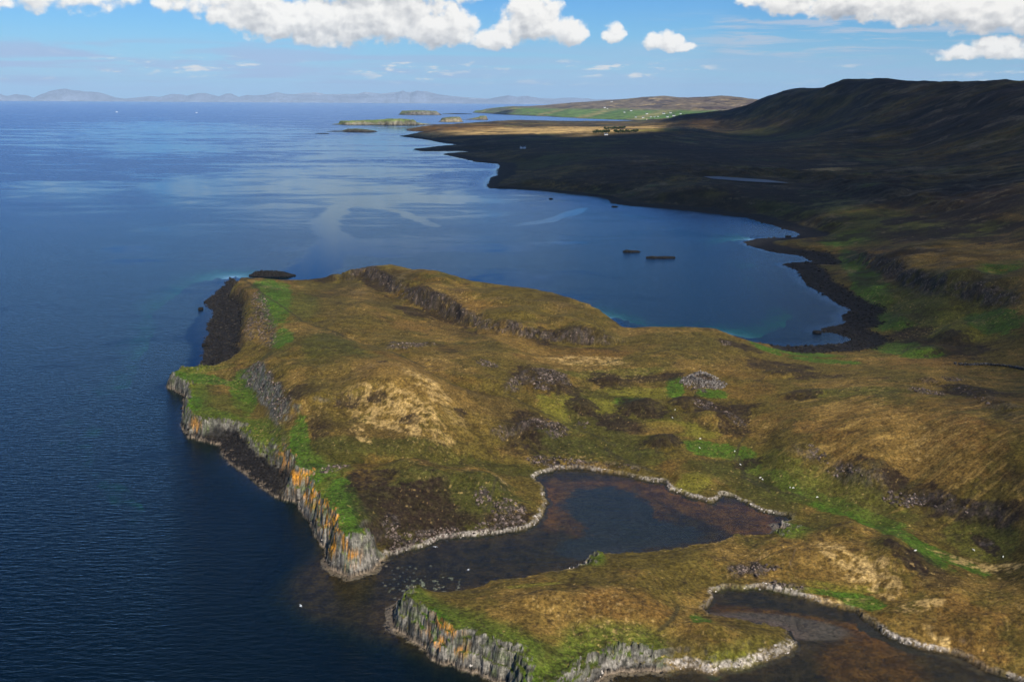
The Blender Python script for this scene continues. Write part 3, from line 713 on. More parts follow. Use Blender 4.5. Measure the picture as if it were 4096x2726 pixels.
SANDB = [blob(1400, 1150, 120, 62, 8), blob(1480, 1190, 150, 42, 4), blob(1380, 1230, 110, 36, 0)]
MUDB = [blob(1790, 1402, 190, 30, 6)]
STONEB = [blob(980, 1310, 110, 40, -10), blob(1160, 1313, 34, 18, 0), blob(1400, 1248, 40, 16, 0)]
ORG = [blob(690, 1110, 30, 60, 0), blob(740, 1190, 50, 60, 30), blob(790, 1270, 40, 45, 0), blob(1010, 1450, 70, 40, 30), blob(655, 1040, 18, 30, 0), blob(440, 980, 20, 20, 0), blob(710,1120,50,50,0)]

ORB = [blob(1710, 1190, 90, 36, 12), blob(1275, 1140, 34, 60, 0), blob(1560, 1130, 120, 20, 22), blob(1380, 1100, 100, 12, 0), blob(2000, 1520, 130, 60, 15), blob(1960, 1450, 90, 26, 20), blob(1400, 1150, 150, 75, 8), blob(1800, 1380, 170, 16, 8)]
def add_fields(S, x, y):
    S['sandv'] = np.maximum.reduce([blob_val(x, y, B) for B in SANDB])
    S['mudv'] = np.maximum.reduce([blob_val(x, y, B) for B in MUDB])
    S['orgv'] = np.maximum.reduce([blob_val(x, y, B) for B in ORB])
    S['stonev'] = np.maximum.reduce([blob_val(x, y, B) for B in STONEB])
    S['orange'] = sstep(-.6, .2, np.maximum.reduce([blob_val(x, y, B) for B in ORG]))

# ------------------------------------------------------------------ object helpers
COL = scene.collection
def tag(o, label=None, cat=None, group=None, kind=None):
    if label: o['label'] = label
    if cat: o['category'] = cat
    if group: o['group'] = group
    if kind: o['kind'] = kind
    return o
def link_mesh(name, verts, faces, mat, parent=None, col=None, smooth=True):
    me = bpy.data.meshes.new(name)
    verts = np.asarray(verts, np.float32); faces = np.asarray(faces, np.int32)
    nf, k = faces.shape
    me.vertices.add(len(verts)); me.vertices.foreach_set('co', verts.ravel())
    me.loops.add(nf * k); me.loops.foreach_set('vertex_index', faces.ravel())
    me.polygons.add(nf)
    me.polygons.foreach_set('loop_start', np.arange(0, nf * k, k, dtype=np.int32))
    me.polygons.foreach_set('use_smooth', np.full(nf, smooth))
    me.update(calc_edges=True)
    if col is not None:
        a = me.attributes.new('tint', 'FLOAT_COLOR', 'POINT')
        c4 = np.ones((len(verts), 4), np.float32); c4[:, :3] = col
        a.data.foreach_set('color', c4.ravel())
    me.materials.append(mat)
    o = bpy.data.objects.new(name, me); COL.objects.link(o)
    if parent: o.parent = parent
    return o
def empty(name, loc=(0, 0, 0), rz=0.0):
    o = bpy.data.objects.new(name, None); COL.objects.link(o)
    o.location = loc; o.rotation_euler = (0, 0, rz); o.empty_display_size = .5
    return o
def quads(nu, nv):
    i = np.arange(nu * nv).reshape(nu, nv)
    return np.stack([i[:-1, :-1], i[1:, :-1], i[1:, 1:], i[:-1, 1:]], -1).reshape(-1, 4)
def compact(verts, faces, col=None):
    used = np.zeros(len(verts), bool); used[faces.ravel()] = True
    idx = np.cumsum(used) - 1
    return verts[used], idx[faces], (None if col is None else col[used])

def mat(name, rgb, rough=.9, spec=.2):
    m = bpy.data.materials.new(name); m.use_nodes = True
    q = NT(m.node_tree); b = m.node_tree.nodes['Principled BSDF']
    geo = q.new('ShaderNodeNewGeometry')
    nz = q.noise(geo.outputs['Position'], 1.3, 5, .6)
    c = q.mix(q.smooth(nz, .3, .7), (rgb[0] * .72, rgb[1] * .72, rgb[2] * .72, 1), (rgb[0] * 1.15, rgb[1] * 1.15, rgb[2] * 1.15, 1))
    q.set(b, 'Base Color', c); q.set(b, 'Roughness', rough); q.set(b, 'Specular IOR Level', spec)
    return m
def ground_mat(name, bumpd=0.25, scale=.9):
    m = bpy.data.materials.new(name); m.use_nodes = True
    q = NT(m.node_tree); b = m.node_tree.nodes['Principled BSDF']
    at = q.new('ShaderNodeAttribute', attribute_name='tint')
    geo = q.new('ShaderNodeNewGeometry')
    nz = q.noise(geo.outputs['Position'], scale, 6, .7)
    nz2 = q.noise(geo.outputs['Position'], scale * .13, 5, .6)
    f = q.math('MULTIPLY', q.smooth(nz, .25, .75, .3, 1.75), q.smooth(nz2, .3, .7, .85, 1.15))
    c = q.vmath('SCALE', at.outputs['Color'], scale=f)
    bp = q.new('ShaderNodeBump', ins={'Strength': .8, 'Distance': bumpd, 'Height': nz})
    q.set(b, 'Base Color', c); q.set(b, 'Roughness', .95); q.set(b, 'Specular IOR Level', .12)
    q.l.new(bp.outputs[0], b.inputs['Normal'])
    return m
M_GROUND = ground_mat('moorland')
M_FARG = ground_mat('distant_moorland', 6, .012)
M_ROCK = mat('basalt', (.05, .045, .04))
M_STONE = mat('pale_stone', (.42, .37, .31))

# ------------------------------------------------------------------ the ground sheet
NTH, NRR = 1500, 1750
th = np.radians(np.concatenate([np.linspace(-53, -30, 70)[:-1], np.linspace(-30, 30, 1450), np.linspace(30, 53, 130)[1:]])); NTH = len(th)
lr = np.linspace(math.log(205), math.log(10500), NRR)
# finer rows close by
tt = np.linspace(0, 1, NRR); lr = math.log(165) + (math.log(10500) - math.log(165)) * (0.62 * tt + 0.38 * tt ** 2)
T_, L_ = np.meshgrid(th, lr, indexing='ij')
X = (np.sin(T_) * np.exp(L_)); Y = (np.cos(T_) * np.exp(L_))
xf, yf = X.ravel(), Y.ravel()
g0 = lookup(xf, yf)
keep = g0[:, 0] > -np.clip(xf * 0 + np.hypot(xf, yf) * .04, 45, 160)
S = None
xs, ys = xf[keep], yf[keep]
S = shape(xs, ys)
hfull = np.full(xf.shape, -14.0, np.float32); hfull[keep] = S['h']
Hh = hfull.reshape(NTH, NRR)
dT = np.gradient(Hh, axis=0) / (np.exp(L_) * np.gradient(th)[:, None])
dR = np.gradient(Hh, axis=1) / np.gradient(np.exp(L_), axis=1)
slope = np.hypot(dT, dR).ravel()
S['slope'] = slope[keep]
add_fields(S, xs, ys)
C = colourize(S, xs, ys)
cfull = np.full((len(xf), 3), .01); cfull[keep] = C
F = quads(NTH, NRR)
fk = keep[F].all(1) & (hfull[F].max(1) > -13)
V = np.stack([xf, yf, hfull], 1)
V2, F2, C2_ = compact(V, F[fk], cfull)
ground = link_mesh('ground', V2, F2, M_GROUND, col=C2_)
tag(ground, kind='structure')
def hgt(x, y):
    return float(shape(np.array([float(x)]), np.array([float(y)]))['h'][0])

# ------------------------------------------------------------------ the sea
def water_mat(name, lagoon=False):
    m = bpy.data.materials.new(name); m.use_nodes = True
    q = NT(m.node_tree); m.node_tree.nodes.clear()
    out = q.new('ShaderNodeOutputMaterial')
    geo = q.new('ShaderNodeNewGeometry'); P = geo.outputs['Position']
    at = q.new('ShaderNodeAttribute', attribute_name='tint')
    # wind lanes and slicks: calmer water has weaker ripples
    lane = q.noise(q.mapping(P, rot=(0, 0, math.radians(12)), scale=(.0011, .0034, 1)), 1.0, 6, .6, 1.2)
    lane2 = q.noise(q.mapping(P, rot=(0, 0, math.radians(-20)), scale=(.0045, .009, 1)), 1.0, 5, .6, 2.0)
    ca = q.new('ShaderNodeAttribute', attribute_name='calm')
    ln = q.math('ADD', q.math('MULTIPLY', lane, .6), q.math('MULTIPLY', lane2, .5))
    calm = q.smooth(q.math('ADD', ln, q.math('MULTIPLY', ca.outputs['Fac'], .2)), .52, .70)
    dist = q.vmath('LENGTH', P); dist = m.node_tree.nodes[-1].outputs['Value']
    nearf = q.smooth(dist, 300.0, 1500.0, 1.0, 0.0)
    w1 = q.noise(q.mapping(P, rot=(0, 0, math.radians(8)), scale=(.16, .52, .3)), 1.0, 4, .55, .4)
    w2 = q.noise(q.mapping(P, rot=(0, 0, math.radians(-14)), scale=(.6, 1.3, 1)), 1.0, 3, .6)
    hgt_ = q.math('ADD', q.math('MULTIPLY', w1, 1.0), q.math('MULTIPLY', w2, .35))
    sep_ = q.new('ShaderNodeSeparateColor', ins={0: at.outputs['Color']})
    openw = q.smooth(sep_.outputs[1], .55, .05)
    st = q.math('MULTIPLY', q.math('MULTIPLY_ADD', calm, -.88, 1.0), q.math('MULTIPLY_ADD', openw, .6, .4))
    bp = q.new('ShaderNodeBump', ins={'Distance': 1.0, 'Height': hgt_})
    q.set(bp, 'Strength', q.math('MULTIPLY', st, q.smooth(dist, 300.0, 2000.0, .52, .46)))
    rough = q.math('MULTIPLY_ADD', st, q.smooth(dist, 300.0, 2500.0, .05, .26), .04)
    gl = q.new('ShaderNodeBsdfGlossy', ins={'Color': (.60, .80, 1, 1)})
    q.set(gl, 'Roughness', rough); q.l.new(bp.outputs[0], gl.inputs['Normal'])
    fr = q.new('ShaderNodeFresnel', ins={'IOR': 1.19}); q.l.new(bp.outputs[0], fr.inputs['Normal'])
    tr = q.new('ShaderNodeBsdfTransparent', ins={'Color': at.outputs['Color']})
    df = q.new('ShaderNodeBsdfDiffuse')
    inv = q.mix(1.0, (1, 1, 1, 1), at.outputs['Color'], 'SUBTRACT')
    q.set(df, 'Color', q.mix(1.0, inv, (.0005, .0036, .0062, 1), 'MULTIPLY'))
    ad = q.new('ShaderNodeAddShader'); q.l.new(tr.outputs[0], ad.inputs[0]); q.l.new(df.outputs[0], ad.inputs[1])
    mx = q.new('ShaderNodeMixShader'); q.set(mx, 0, fr.outputs[0]); q.l.new(ad.outputs[0], mx.inputs[1]); q.l.new(gl.outputs[0], mx.inputs[2])
    q.l.new(mx.outputs[0], out.inputs[0])
    return m
M_SEA = water_mat('sea_water')
tn = np.concatenate([np.linspace(-180, -40, 15)[:-1], np.linspace(-40, 40, 560), np.linspace(40, 180, 15)[1:]])
tn = np.radians(tn)
rn = np.concatenate([[1, 60], np.exp(np.linspace(math.log(150), math.log(10500), 760)), np.exp(np.linspace(math.log(10500), math.log(64000), 30))[1:]])
T3, R3 = np.meshgrid(tn, rn, indexing='ij')
X3 = (np.sin(T3) * R3).ravel(); Y3 = (np.cos(T3) * R3).ravel()
dep = np.full(X3.shape, 60.0)
g3 = lookup(X3, Y3)
k3 = (g3[:, 0] > -60) & (np.abs(T3.ravel()) < math.radians(52)) & (R3.ravel() > 165) & (R3.ravel() < 10400)
dep[k3] = np.maximum(-shape(X3[k3], Y3[k3])['h'], 0)
trans = np.exp(-dep[:, None] * np.array([.38, .25, .34])) * .80
trans = np.clip((trans - .05) / .95, 0, 1)
sea = link_mesh('sea', np.stack([X3, Y3, X3 * 0], 1), quads(len(tn), len(rn)), M_SEA, col=trans)
tag(sea, kind='structure')
SLICK = [([(700,640),(745,590),(770,550),(740,510),(780,480),(840,455),(900,450),(1035,468)], 17), ([(840,470),(930,490),(1000,520)], 8), ([(1180,520),(1260,508),(1340,480)], 9), ([(480,720),(470,770),(460,850)], 6)]
CALMB = [(760,400,330,150),(400,300,330,50),(150,440,160,40),(1000,330,140,30),(820,330,220,50),(650,480,140,60),(450,430,120,60),(1050,420,60,40),(560,640,60,40),(900,290,120,24),(380,330,200,30),(300,560,90,30)]
cm = np.full(X3.shape, -.35)
fx3, fy3 = np.maximum(np.abs(X3), 1) * np.sign(X3 + 1e-9), Y3
f3 = (np.abs(T3.ravel()) < math.radians(38)) & (R3.ravel() > 200)
xx, yy = X3[f3], Y3[f3]; r3 = np.hypot(xx, yy); cc = np.full(xx.shape, -.35)
wxx = fbm(xx, yy, 150, 5, .6, 701); wyy = fbm(xx, yy, 150, 5, .6, 702)
for a_, b_, c_, d_ in CALMB:
    cc = np.maximum(cc, -.35 + 1.0 * sstep(-.9, .9, blob_val(xx, yy, blob(a_, b_, c_, d_)) + .9 * wxx))
for L, wdt in SLICK:
    L2 = [unproj(a_ * KV, b_ * KV) for a_, b_ in L]
    dd, s_, t_ = line_d(xx + 9 * wxx * r3 / 900, yy + 16 * wyy * r3 / 900, L2)
    cc = np.maximum(cc, 2.3 * sstep(wdt * 2.6, 0, dd) * (.75 + .5 * wyy) - .35)
cm[f3] = cc
ca = sea.data.attributes.new('calm', 'FLOAT', 'POINT'); ca.data.foreach_set('value', cm.astype(np.float32))
lk = LOCHW
n = len(lk); me = bpy.data.meshes.new('loch')
me.from_pydata([(p[0], p[1], zl) for p in lk], [], [list(range(n))])
me.materials.append(mat('loch_water', (.02, .028, .04), .5, .35))
loch = bpy.data.objects.new('loch', me); COL.objects.link(loch); tag(loch, kind='structure')

# ------------------------------------------------------------------ far shore across the loch
FC = [unproj(a, b) for a, b in [(1893, 451), (1960, 455), (2049, 461), (2130, 464), (2219, 468), (2320, 474), (2422, 478), (2520, 481), (2599, 484), (2720, 489), (2900, 492)]]
FC += [np.array(p, float) for p in [(4500, 8200), (9000, 9000), (9000, 16500), (-500, 18500)]]
FC += [unproj(1905, 441)]
FC = np.array(FC)
fp = []
def fa(x, y, d): fp.append(undist(x, y, d))
for a in [(1893, 446, 14000), (1950, 437, 14100), (2049, 432, 13300), (2120, 437, 13000), (2100, 427, 14800), (2219, 446, 12300), (2219, 419, 14600), (2320, 455, 11300), (2422, 458, 10900), (2422, 446, 11400), (2300, 412, 14200), (2420, 404, 13800), (2480,436,12000),
          (2520, 452, 10900), (2555, 392, 13400), (2600, 460, 10200), (2656, 388, 13200), (2560, 430, 12000), (2700, 440, 11400), (2700, 458, 10400), (2760, 391, 13200), (2886, 385, 12900), (2960, 392, 12900), (3040, 402, 12900), (3200, 410, 12900), (2886, 440, 11200), (2300, 438, 12200), (2650, 415, 12400), (2800, 412, 12200), (2050,426,14800)]:
    fa(*a)
for x in (1900, 2300, 2700, 3100):
    p = undist(x, 400, 16500); fp.append((p[0], p[1], 20))
FR = Rbf(fp, .004)
def far_shape(x, y):
    amp = 90
    sd, _ = poly_sd(x + amp * fbm(x, y, 500, 4, .55, 201), y + amp * fbm(x, y, 500, 4, .55, 202), FC)
    hb = np.maximum(FR(x, y), 6)
    h = hb * (.25 * sstep(0, 30, sd) + .75 * sstep(0, 260, sd))
    relief = 14 * fbm(x, y, 700, 6, .6, 203) + 11 * fbm(x, y, 520, 6, .6, 204, True)
    h = h + relief * sstep(30, 140, hb) * sstep(0, 300, sd)
    h = h + 6 * fbm(x, y, 160, 4, .6, 205, True) * sstep(0, 60, sd) * sstep(500, 100, sd)
    return np.where(sd > 0, np.maximum(h, 1), -3), sd, hb
NA, NB = 620, 420
th = np.linspace(math.radians(-4), math.radians(24), NA); rr = np.exp(np.linspace(math.log(9000), math.log(17500), NB))
T4, R4 = np.meshgrid(th, rr, indexing='ij'); X4 = np.sin(T4) * R4; Y4 = np.cos(T4) * R4
hh, sd4, hb4 = far_shape(X4.ravel(), Y4.ravel())
x4, y4 = X4.ravel(), Y4.ravel()
HG = hh.reshape(NA, NB)
sl4 = np.hypot(np.gradient(HG, axis=0) / (R4 * (th[1] - th[0])), np.gradient(HG, axis=1) / np.gradient(R4, axis=1)).ravel()
c4 = np.empty((len(x4), 3)); c4[:] = (.115, .088, .058)
def m4(c, a):
    a = np.clip(a, 0, 1)[:, None]; c4[:] = c4 * (1 - a) + np.array(c) * a
m4((.055, .040, .036), sstep(-.1, .25, fbm(x4, y4, 420, 6, .62, 211)))
m4((.22, .16, .075), .8 * sstep(.12, .3, fbm(x4, y4, 260, 6, .62, 212)))
fld = sstep(95, 62, hb4 + 14 * fbm(x4, y4, 900, 3, .5, 213))
m4((.075, .125, .026), fld)
cell = (np.floor((x4 * .9 + y4 * .25) / 140) * 7 + np.floor(y4 / 260) * 13) % 5
m4((.19, .155, .06), fld * (cell == 1) * .8); m4((.05, .10, .02), fld * (cell == 3) * .7)
m4((.075, .070, .055), sstep(.16, .34, sl4) * sstep(700, 350, sd4) * .9)
m4((.03, .028, .024), sstep(35, 8, sd4))
F4 = quads(NA, NB); V4 = np.stack([x4, y4, hh], 1)
a, b, c = compact(V4, F4[hh[F4].max(1) > 0], c4)
tag(link_mesh('terrain', a, b, M_FARG, col=c), kind='structure')
def far_h(x, y): return float(far_shape(np.array([x]), np.array([y]))[0][0])

# ------------------------------------------------------------------ islands and skerries out in the bay
def island(name, x0, x1, py, depth, prof, colr, label, nu=150, nv=60, edge=.12, cliff=True, seed=0, kind=None, group=None, cat='islet', cell=None, weed=.0):
    a = unproj(x0, py); b = unproj(x1, py)
    L = np.linalg.norm(b - a); ux = (b - a) / L; uy = np.array([-ux[1], ux[0]])
    u = np.linspace(-.03, 1.03, nu); v = np.linspace(-.06, 1.06, nv)
    U, Vv = np.meshgrid(u, v, indexing='ij'); U = U.ravel(); Vv = Vv.ravel()
    X = U * L; Yy = Vv * depth
    wl = L * .12
    nx = fbm(X, Yy + 50 * seed, wl, 5, .6, 300 + seed) * .5; ny = fbm(X, Yy + 50 * seed, wl, 5, .6, 330 + seed) * .5
    q = np.array(prof)
    top = np.interp(U + nx * .03, q[:, 0], q[:, 1])
    thick = np.interp(U, q[:, 0], q[:, 2])       # share of the depth that is land
    cv = (Vv - .5 + ny * .16) * 2
    e = thick - np.abs(cv)
    if cell is not None: e = np.minimum(thick, .8) - np.abs(cv) - 1.0 * np.abs(2 * U - 1) ** 3 + .5 * ny + .25 * nx
    inn = sstep(0, edge, e) if cliff else sstep(0, .9, e)
    endf = sstep(-.0, .02, U) * sstep(1.0, .98, U)
    rough = 1 + (.22 if cell is None else .75) * fbm(X, Yy, wl * (.4 if cell is None else .25), 4, .6, 360 + seed)
    h = top * inn * rough * endf
    low = (e > -.10) & (U > 0) & (U < 1)
    h = np.where(low, np.maximum(h, .15 + 1.2 * sstep(-.10, .1, e) * endf * (1 + .5 * fbm(X, Yy, wl * .2, 3, .6, 370))), -1.0)
    pos = a[None] + ux[None] * X[:, None] + uy[None] * (Yy)[:, None]
    col = np.empty((len(X), 3)); col[:] = BLACK
    gn = fbm(X, Yy, wl * .5, 5, .65, 380 + seed)
    grass = sstep(.75, .98, inn) * sstep(2.0, 4.5, h) if cell is None else inn * 0
    g = np.array(colr[0]) * (1 - sstep(-.1, .3, gn))[:, None] + np.array(colr[1]) * sstep(-.1, .3, gn)[:, None]
    rockc = np.array(colr[2]) * (.7 + .6 * sstep(-.3, .3, gn))[:, None]
    isr = (sstep(1.2, 2.4, h) if cell is None else sstep(.6, 1.6, h))[:, None]
    col = col * (1 - isr) + rockc * isr
    grass = grass[:, None]
    col = col * (1 - grass) + g * grass
    Vx = np.stack([pos[:, 0], pos[:, 1], h], 1)
    Fq = quads(nu, nv)
    p, f, c = compact(Vx, Fq[(h[Fq] > -.5).any(1)], np.clip(col, .003, .8))
    o = link_mesh(name, p, f, M_GROUND if depth < 200 else M_FARG, col=c)
    if kind: tag(o, kind=kind)
    else: tag(o, label, cat, group)
    return o
gA = ((.10, .14, .03), (.15, .145, .05), (.13, .115, .08))
gK = ((.012, .012, .010), (.016, .015, .012), (.011, .010, .009))
gD = ((.05, .055, .02), (.07, .06, .03), (.035, .03, .026))
island('islet', 1340, 1775, 501, 430, [(0, 2, .2), (.07, 5, .4), (.09, 22, .8), (.3, 26, .9), (.5, 30, 1), (.56, 36, 1), (.74, 34, 1), (.76, 18, .9), (.85, 8, .6), (.93, 3, .35), (1, 1, .1)], gA, 'long green flat topped islet with pale cliffs, the largest out in the bay', seed=1)
island('islet', 1310, 1518, 529, 260, [(0, 1, .1), (.12, 4, .3), (.3, 4, .35), (.42, 12, .7), (.6, 13, .9), (.8, 9, .8), (.95, 5, .5), (1, 1, .1)], gD, 'low olive islet nearest the dark shore with a rocky tail to the left', seed=2, edge=.3)
island('skerry', 1248, 1330, 536, 80, [(0, .8, .2), (.3, 2.4, .5), (.7, 2.4, .6), (1, 1, .2)], gK, 'thin black skerry left of the low olive islet', seed=3, cell=1, cat='skerry', nv=20)
island('islet', 1632, 1790, 461, 500, [(0, 4, .3), (.04, 24, .6), (.12, 44, .9), (.5, 50, 1), (.8, 44, .9), (.96, 16, .5), (1, 3, .2)], ((.085, .11, .035), (.13, .115, .055), (.10, .09, .07)), 'round topped islet farthest out before the open sea', seed=4, edge=.35)
island('skerry', 1780, 1893, 457, 130, [(0, 5, .5), (.4, 10, .7), (.6, 9, .7), (1, 5, .5)], gD, 'long flat dark skerry joining the farthest islet to the headland', seed=5, nv=24, cat='skerry')
island('islet', 1770, 1868, 489, 260, [(0, 2, .15), (.06, 6, .4), (.2, 30, .8), (.5, 36, .95), (.8, 38, .95), (.9, 26, .7), (.95, 8, .5), (1, 2, .1)], ((.11, .125, .04), (.17, .145, .06), (.17, .14, .085)), 'domed yellow green islet in the mouth of the loch', seed=6, edge=.5)
island('islet', 1862, 1962, 480, 240, [(0, 1.5, .15), (.25, 6, .3), (.45, 12, .5), (.7, 22, .7), (.85, 34, .8), (.94, 32, .8), (.98, 6, .5), (1, 2, .1)], ((.10, .13, .035), (.15, .14, .05), (.13, .11, .07)), 'wedge shaped green islet rising to the right beside the domed islet', seed=7, edge=.4)
# knob at the point
island('skerry', 975, 1200, 1108, 16, [(0, .6, .2), (.08, 3.2, .7), (.3, 4.4, 1), (.6, 4.0, 1), (.8, 2.2, .7), (.9, 1.4, .5), (1, .5, .1)], gK, 'long black skerry off the far end of the grassy headland', seed=8, cell=1, cat='skerry', nu=260, nv=70, edge=.5)
island('skerry', 2490, 2580, 1010, 11, [(0, 1.2, .4), (.06, 3.0, .8), (.2, 2.4, .9), (.3, 2.0, .8), (.5, 1.3, .7), (.65, .8, .5), (.8, .7, .3), (1, .2, .05)], gK, 'short black skerry in the bay, the left one of the pair', seed=9, cell=1, cat='skerry', nu=140, nv=50, edge=.6, group=None)
island('skerry', 2580, 2726, 1034, 11, [(0, 1.2, .5), (.08, 2.8, .9), (.25, 1.9, .8), (.38, 1.2, .6), (.55, 1.7, .8), (.68, 1.0, .6), (.8, 1.9, .7), (.9, .4, .15), (1, .15, .03)], gK, 'long black skerry in the bay, the right one of the pair', seed=10, cell=1, cat='skerry', nu=180, nv=50, edge=.6)
island('skerry', 1640, 1772, 597, 60, [(0, .6, .2), (.3, 1.8, .6), (.6, 1.6, .7), (1, 1, .3)], gK, 'flat tidal skerry reaching out from the dark point', seed=11, cell=1, cat='skerry', nv=24)
for i, (a, b, c, lab) in enumerate([(2195, 2216, 798, 'tiny black rock breaking the water nearest the dark cliffed point'), (2446, 2478, 830, 'small dark rock just off the dark shelf of the far bay shore'), (3140, 3172, 948, 'little black rock by the pointed spit of the bay'),
                                  (3290, 3400, 1322, 'broken dark reef beside the beach at the head of the bay'), (3250, 3300, 1334, 'low black reef farthest from the beach at the head of the bay'), (785, 812, 1240, 'small dark rock off the black boulder beach'), (800, 822, 1385, 'tiny black rock off the near end of the boulder beach')]):
    island('rock', a, b, c, 7 if c > 900 else 18, [(0, .5, .3), (.4, 1.6, .9), (1, .5, .3)], gK, lab, seed=12 + i, cell=1, cat='rock', nu=50, nv=24, edge=.7)

# ------------------------------------------------------------------ the mountains beyond the sea
MR = 58000.0
sky1 = [(-900,380),(-500,372),(-200,360),(0,374),(30,383),(60,374),(110,378),(135,388),(155,376),(200,362),(240,357),(262,354),(290,360),(340,366),(370,366),(400,370),(430,378),(465,390),(500,394),(545,390),(600,385),(640,388),(690,376),(720,377),(750,384),(790,373),(820,372),(850,380),(875,386),(905,374),(925,372),(955,384),(990,376),(1020,380),(1050,383),(1085,372),(1110,366),(1140,374),(1180,377),(1240,376),(1280,380),(1330,382),(1380,378),(1420,382),(1480,372),(1500,376),(1540,381),(1580,376),(1610,362),(1640,372),(1668,360),(1690,366),(1720,374),(1770,380),(1820,388),(1880,392),(1940,396),(1990,389),(2030,381),(2070,387),(2110,382),(2160,392),(2220,396),(2300,392),(2380,398),(2500,398),(2800,398),(3500,400),(4400,400)]
def mountains(name, skyline, R, back, lift, seed, colr):
    nu, nv = 1400, 26
    az = []; el = []
    for x, y in skyline:
        X_, Y_, Z_ = undist(x, y, R); az.append(math.atan2(X_, Y_)); el.append(Z_)
    a = np.linspace(az[0], az[-1], nu); v = np.linspace(0, 1, nv)
    A_, V_ = np.meshgrid(a, v, indexing='ij')
    top = np.interp(A_, az, el)
    top = top + lift * fbm(A_ * R, V_ * 3000, 2600, 5, .55, seed)
    ridge = np.sin(np.clip(V_, 0, 1) * math.pi) ** .8
    Rr = R + (V_ - .5) * back
    spur = fbm(A_ * R, V_ * back * .6, 1800, 5, .6, seed + 5, True)
    h = np.maximum(top, 150) * ridge * (1 + .22 * spur * np.sin(V_ * math.pi * 2 + .6))
    h = np.maximum(h, 0) - 2
    Vx = np.stack([np.sin(A_) * Rr, np.cos(A_) * Rr, h], -1).reshape(-1, 3)
    cc = np.empty((nu * nv, 3)); cc[:] = colr  # pale blue base colour carries part of the distance haze
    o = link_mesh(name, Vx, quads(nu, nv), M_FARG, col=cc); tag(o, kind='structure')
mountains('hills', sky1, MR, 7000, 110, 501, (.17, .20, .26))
sky2 = [(900, 396), (1000, 384), (1100, 374), (1140, 380), (1200, 372), (1262, 366), (1300, 374), (1430, 374), (1460, 366), (1485, 369), (1520, 374), (1560, 370), (1590, 366), (1640, 366), (1700, 362), (1760, 378), (1900, 392), (2000, 398)]
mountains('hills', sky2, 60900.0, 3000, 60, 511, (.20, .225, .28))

# ------------------------------------------------------------------ clouds overhead, out of the picture, that shade the land
def cloud_mat():
    m = bpy.data.materials.new('cloud'); m.use_nodes = True
    q = NT(m.node_tree); m.node_tree.nodes.clear()
    at = q.new('ShaderNodeAttribute', attribute_name='tint')
    sc = q.new('ShaderNodeSeparateColor', ins={0: at.outputs['Color']})
    df = q.new('ShaderNodeBsdfDiffuse', ins={'Color': (.86, .87, .9, 1)})
    tl = q.new('ShaderNodeBsdfTranslucent', ins={'Color': (.30, .31, .33, 1)})
    a = q.new('ShaderNodeAddShader'); q.l.new(df.outputs[0], a.inputs[0]); q.l.new(tl.outputs[0], a.inputs[1])
    t = q.new('ShaderNodeBsdfTransparent')
    mx = q.new('ShaderNodeMixShader'); q.set(mx, 0, sc.outputs[0]); q.l.new(t.outputs[0], mx.inputs[1]); q.l.new(a.outputs[0], mx.inputs[2])
    o = q.new('ShaderNodeOutputMaterial'); q.l.new(mx.outputs[0], o.inputs[0])
    return m
M_CLOUD = cloud_mat()
def gpt(vx, vy):     # where a point of the land's shadow falls
    return onland(vx, vy)
def shade_cloud(name, foot, z0, soft, opac, seed, thick=260, hole=None):
    """foot: list of ground positions of the shade; the cloud is placed up the sun's ray from there"""
    off = SUN_DIR[:2] / SUN_DIR[2] * z0
    P = np.array(foot)
    lo = P.min(0) - soft * 1.5; hi = P.max(0) + soft * 1.5
    n = 220
    gx = np.linspace(lo[0], hi[0], n); gy = np.linspace(lo[1], hi[1], n)
    GX, GY = np.meshgrid(gx, gy, indexing='ij'); x = GX.ravel(); y = GY.ravel()
    sd, _ = poly_sd(x + soft * .6 * fbm(x, y, soft * 4, 4, .5, seed), y + soft * .6 * fbm(x, y, soft * 4, 4, .5, seed + 1), P)
    d = sstep(-soft, soft, sd + soft * .7 * fbm(x, y, soft * 1.6, 5, .6, seed + 2))
    if hole is not None:
        for hp, hs, hk in hole:
            hd, _ = poly_sd(x + hs * .5 * fbm(x, y, hs * 3, 4, .5, seed + 7), y + hs * .5 * fbm(x, y, hs * 3, 4, .5, seed + 8), np.array(hp))
            d = d * (1 - hk * sstep(-hs, hs, hd))
    tall = thick * np.sqrt(np.clip(sd / (soft * 3), 0, 1)) * (1 + .5 * fbm(x, y, soft * 1.5, 5, .6, seed + 3))
    top = np.stack([x + off[0], y + off[1], z0 + 4 + np.maximum(tall, 0)], 1)
    alpha = d * opac
    F = quads(n, n)
    o = None
    v, f, c = compact(top, F[(alpha[F] > .004).any(1)], np.stack([alpha] * 3, 1))
    # close the cloud with a ragged flat base
    nb = len(v)
    bot = v.copy(); bot[:, 2] = z0 + 20 * fbm(v[:, 0], v[:, 1], 300, 3, .5, seed + 4)
    v = np.concatenate([v, bot]); f = np.concatenate([f, f[:, ::-1] + nb]); c = np.concatenate([c, c])
    o = link_mesh(name, v, f, M_CLOUD, col=c)
    tag(o, kind='structure')
FL = lambda x, y, z=0: unproj(x * KV, y * KV, z)
def D_(x, d):
    p = undist(x * KV, 300, d); return np.array([p[0], p[1]])
foot1 = [FL(700, 330), FL(890, 316), FL(960, 303), D_(1050, 4550), D_(1150, 4600), D_(1230, 4450), D_(1330, 4000), D_(1450, 4250), D_(1520, 4700), D_(1545, 5600), D_(1530, 8000), D_(2450, 7500), D_(2700, 4000), D_(2700, 1500), FL(2500, 560), FL(2300, 525), FL(2100, 520), FL(1900, 530), FL(1750, 520), FL(1500, 492), FL(1250, 455), FL(1000, 440), FL(800, 400)]
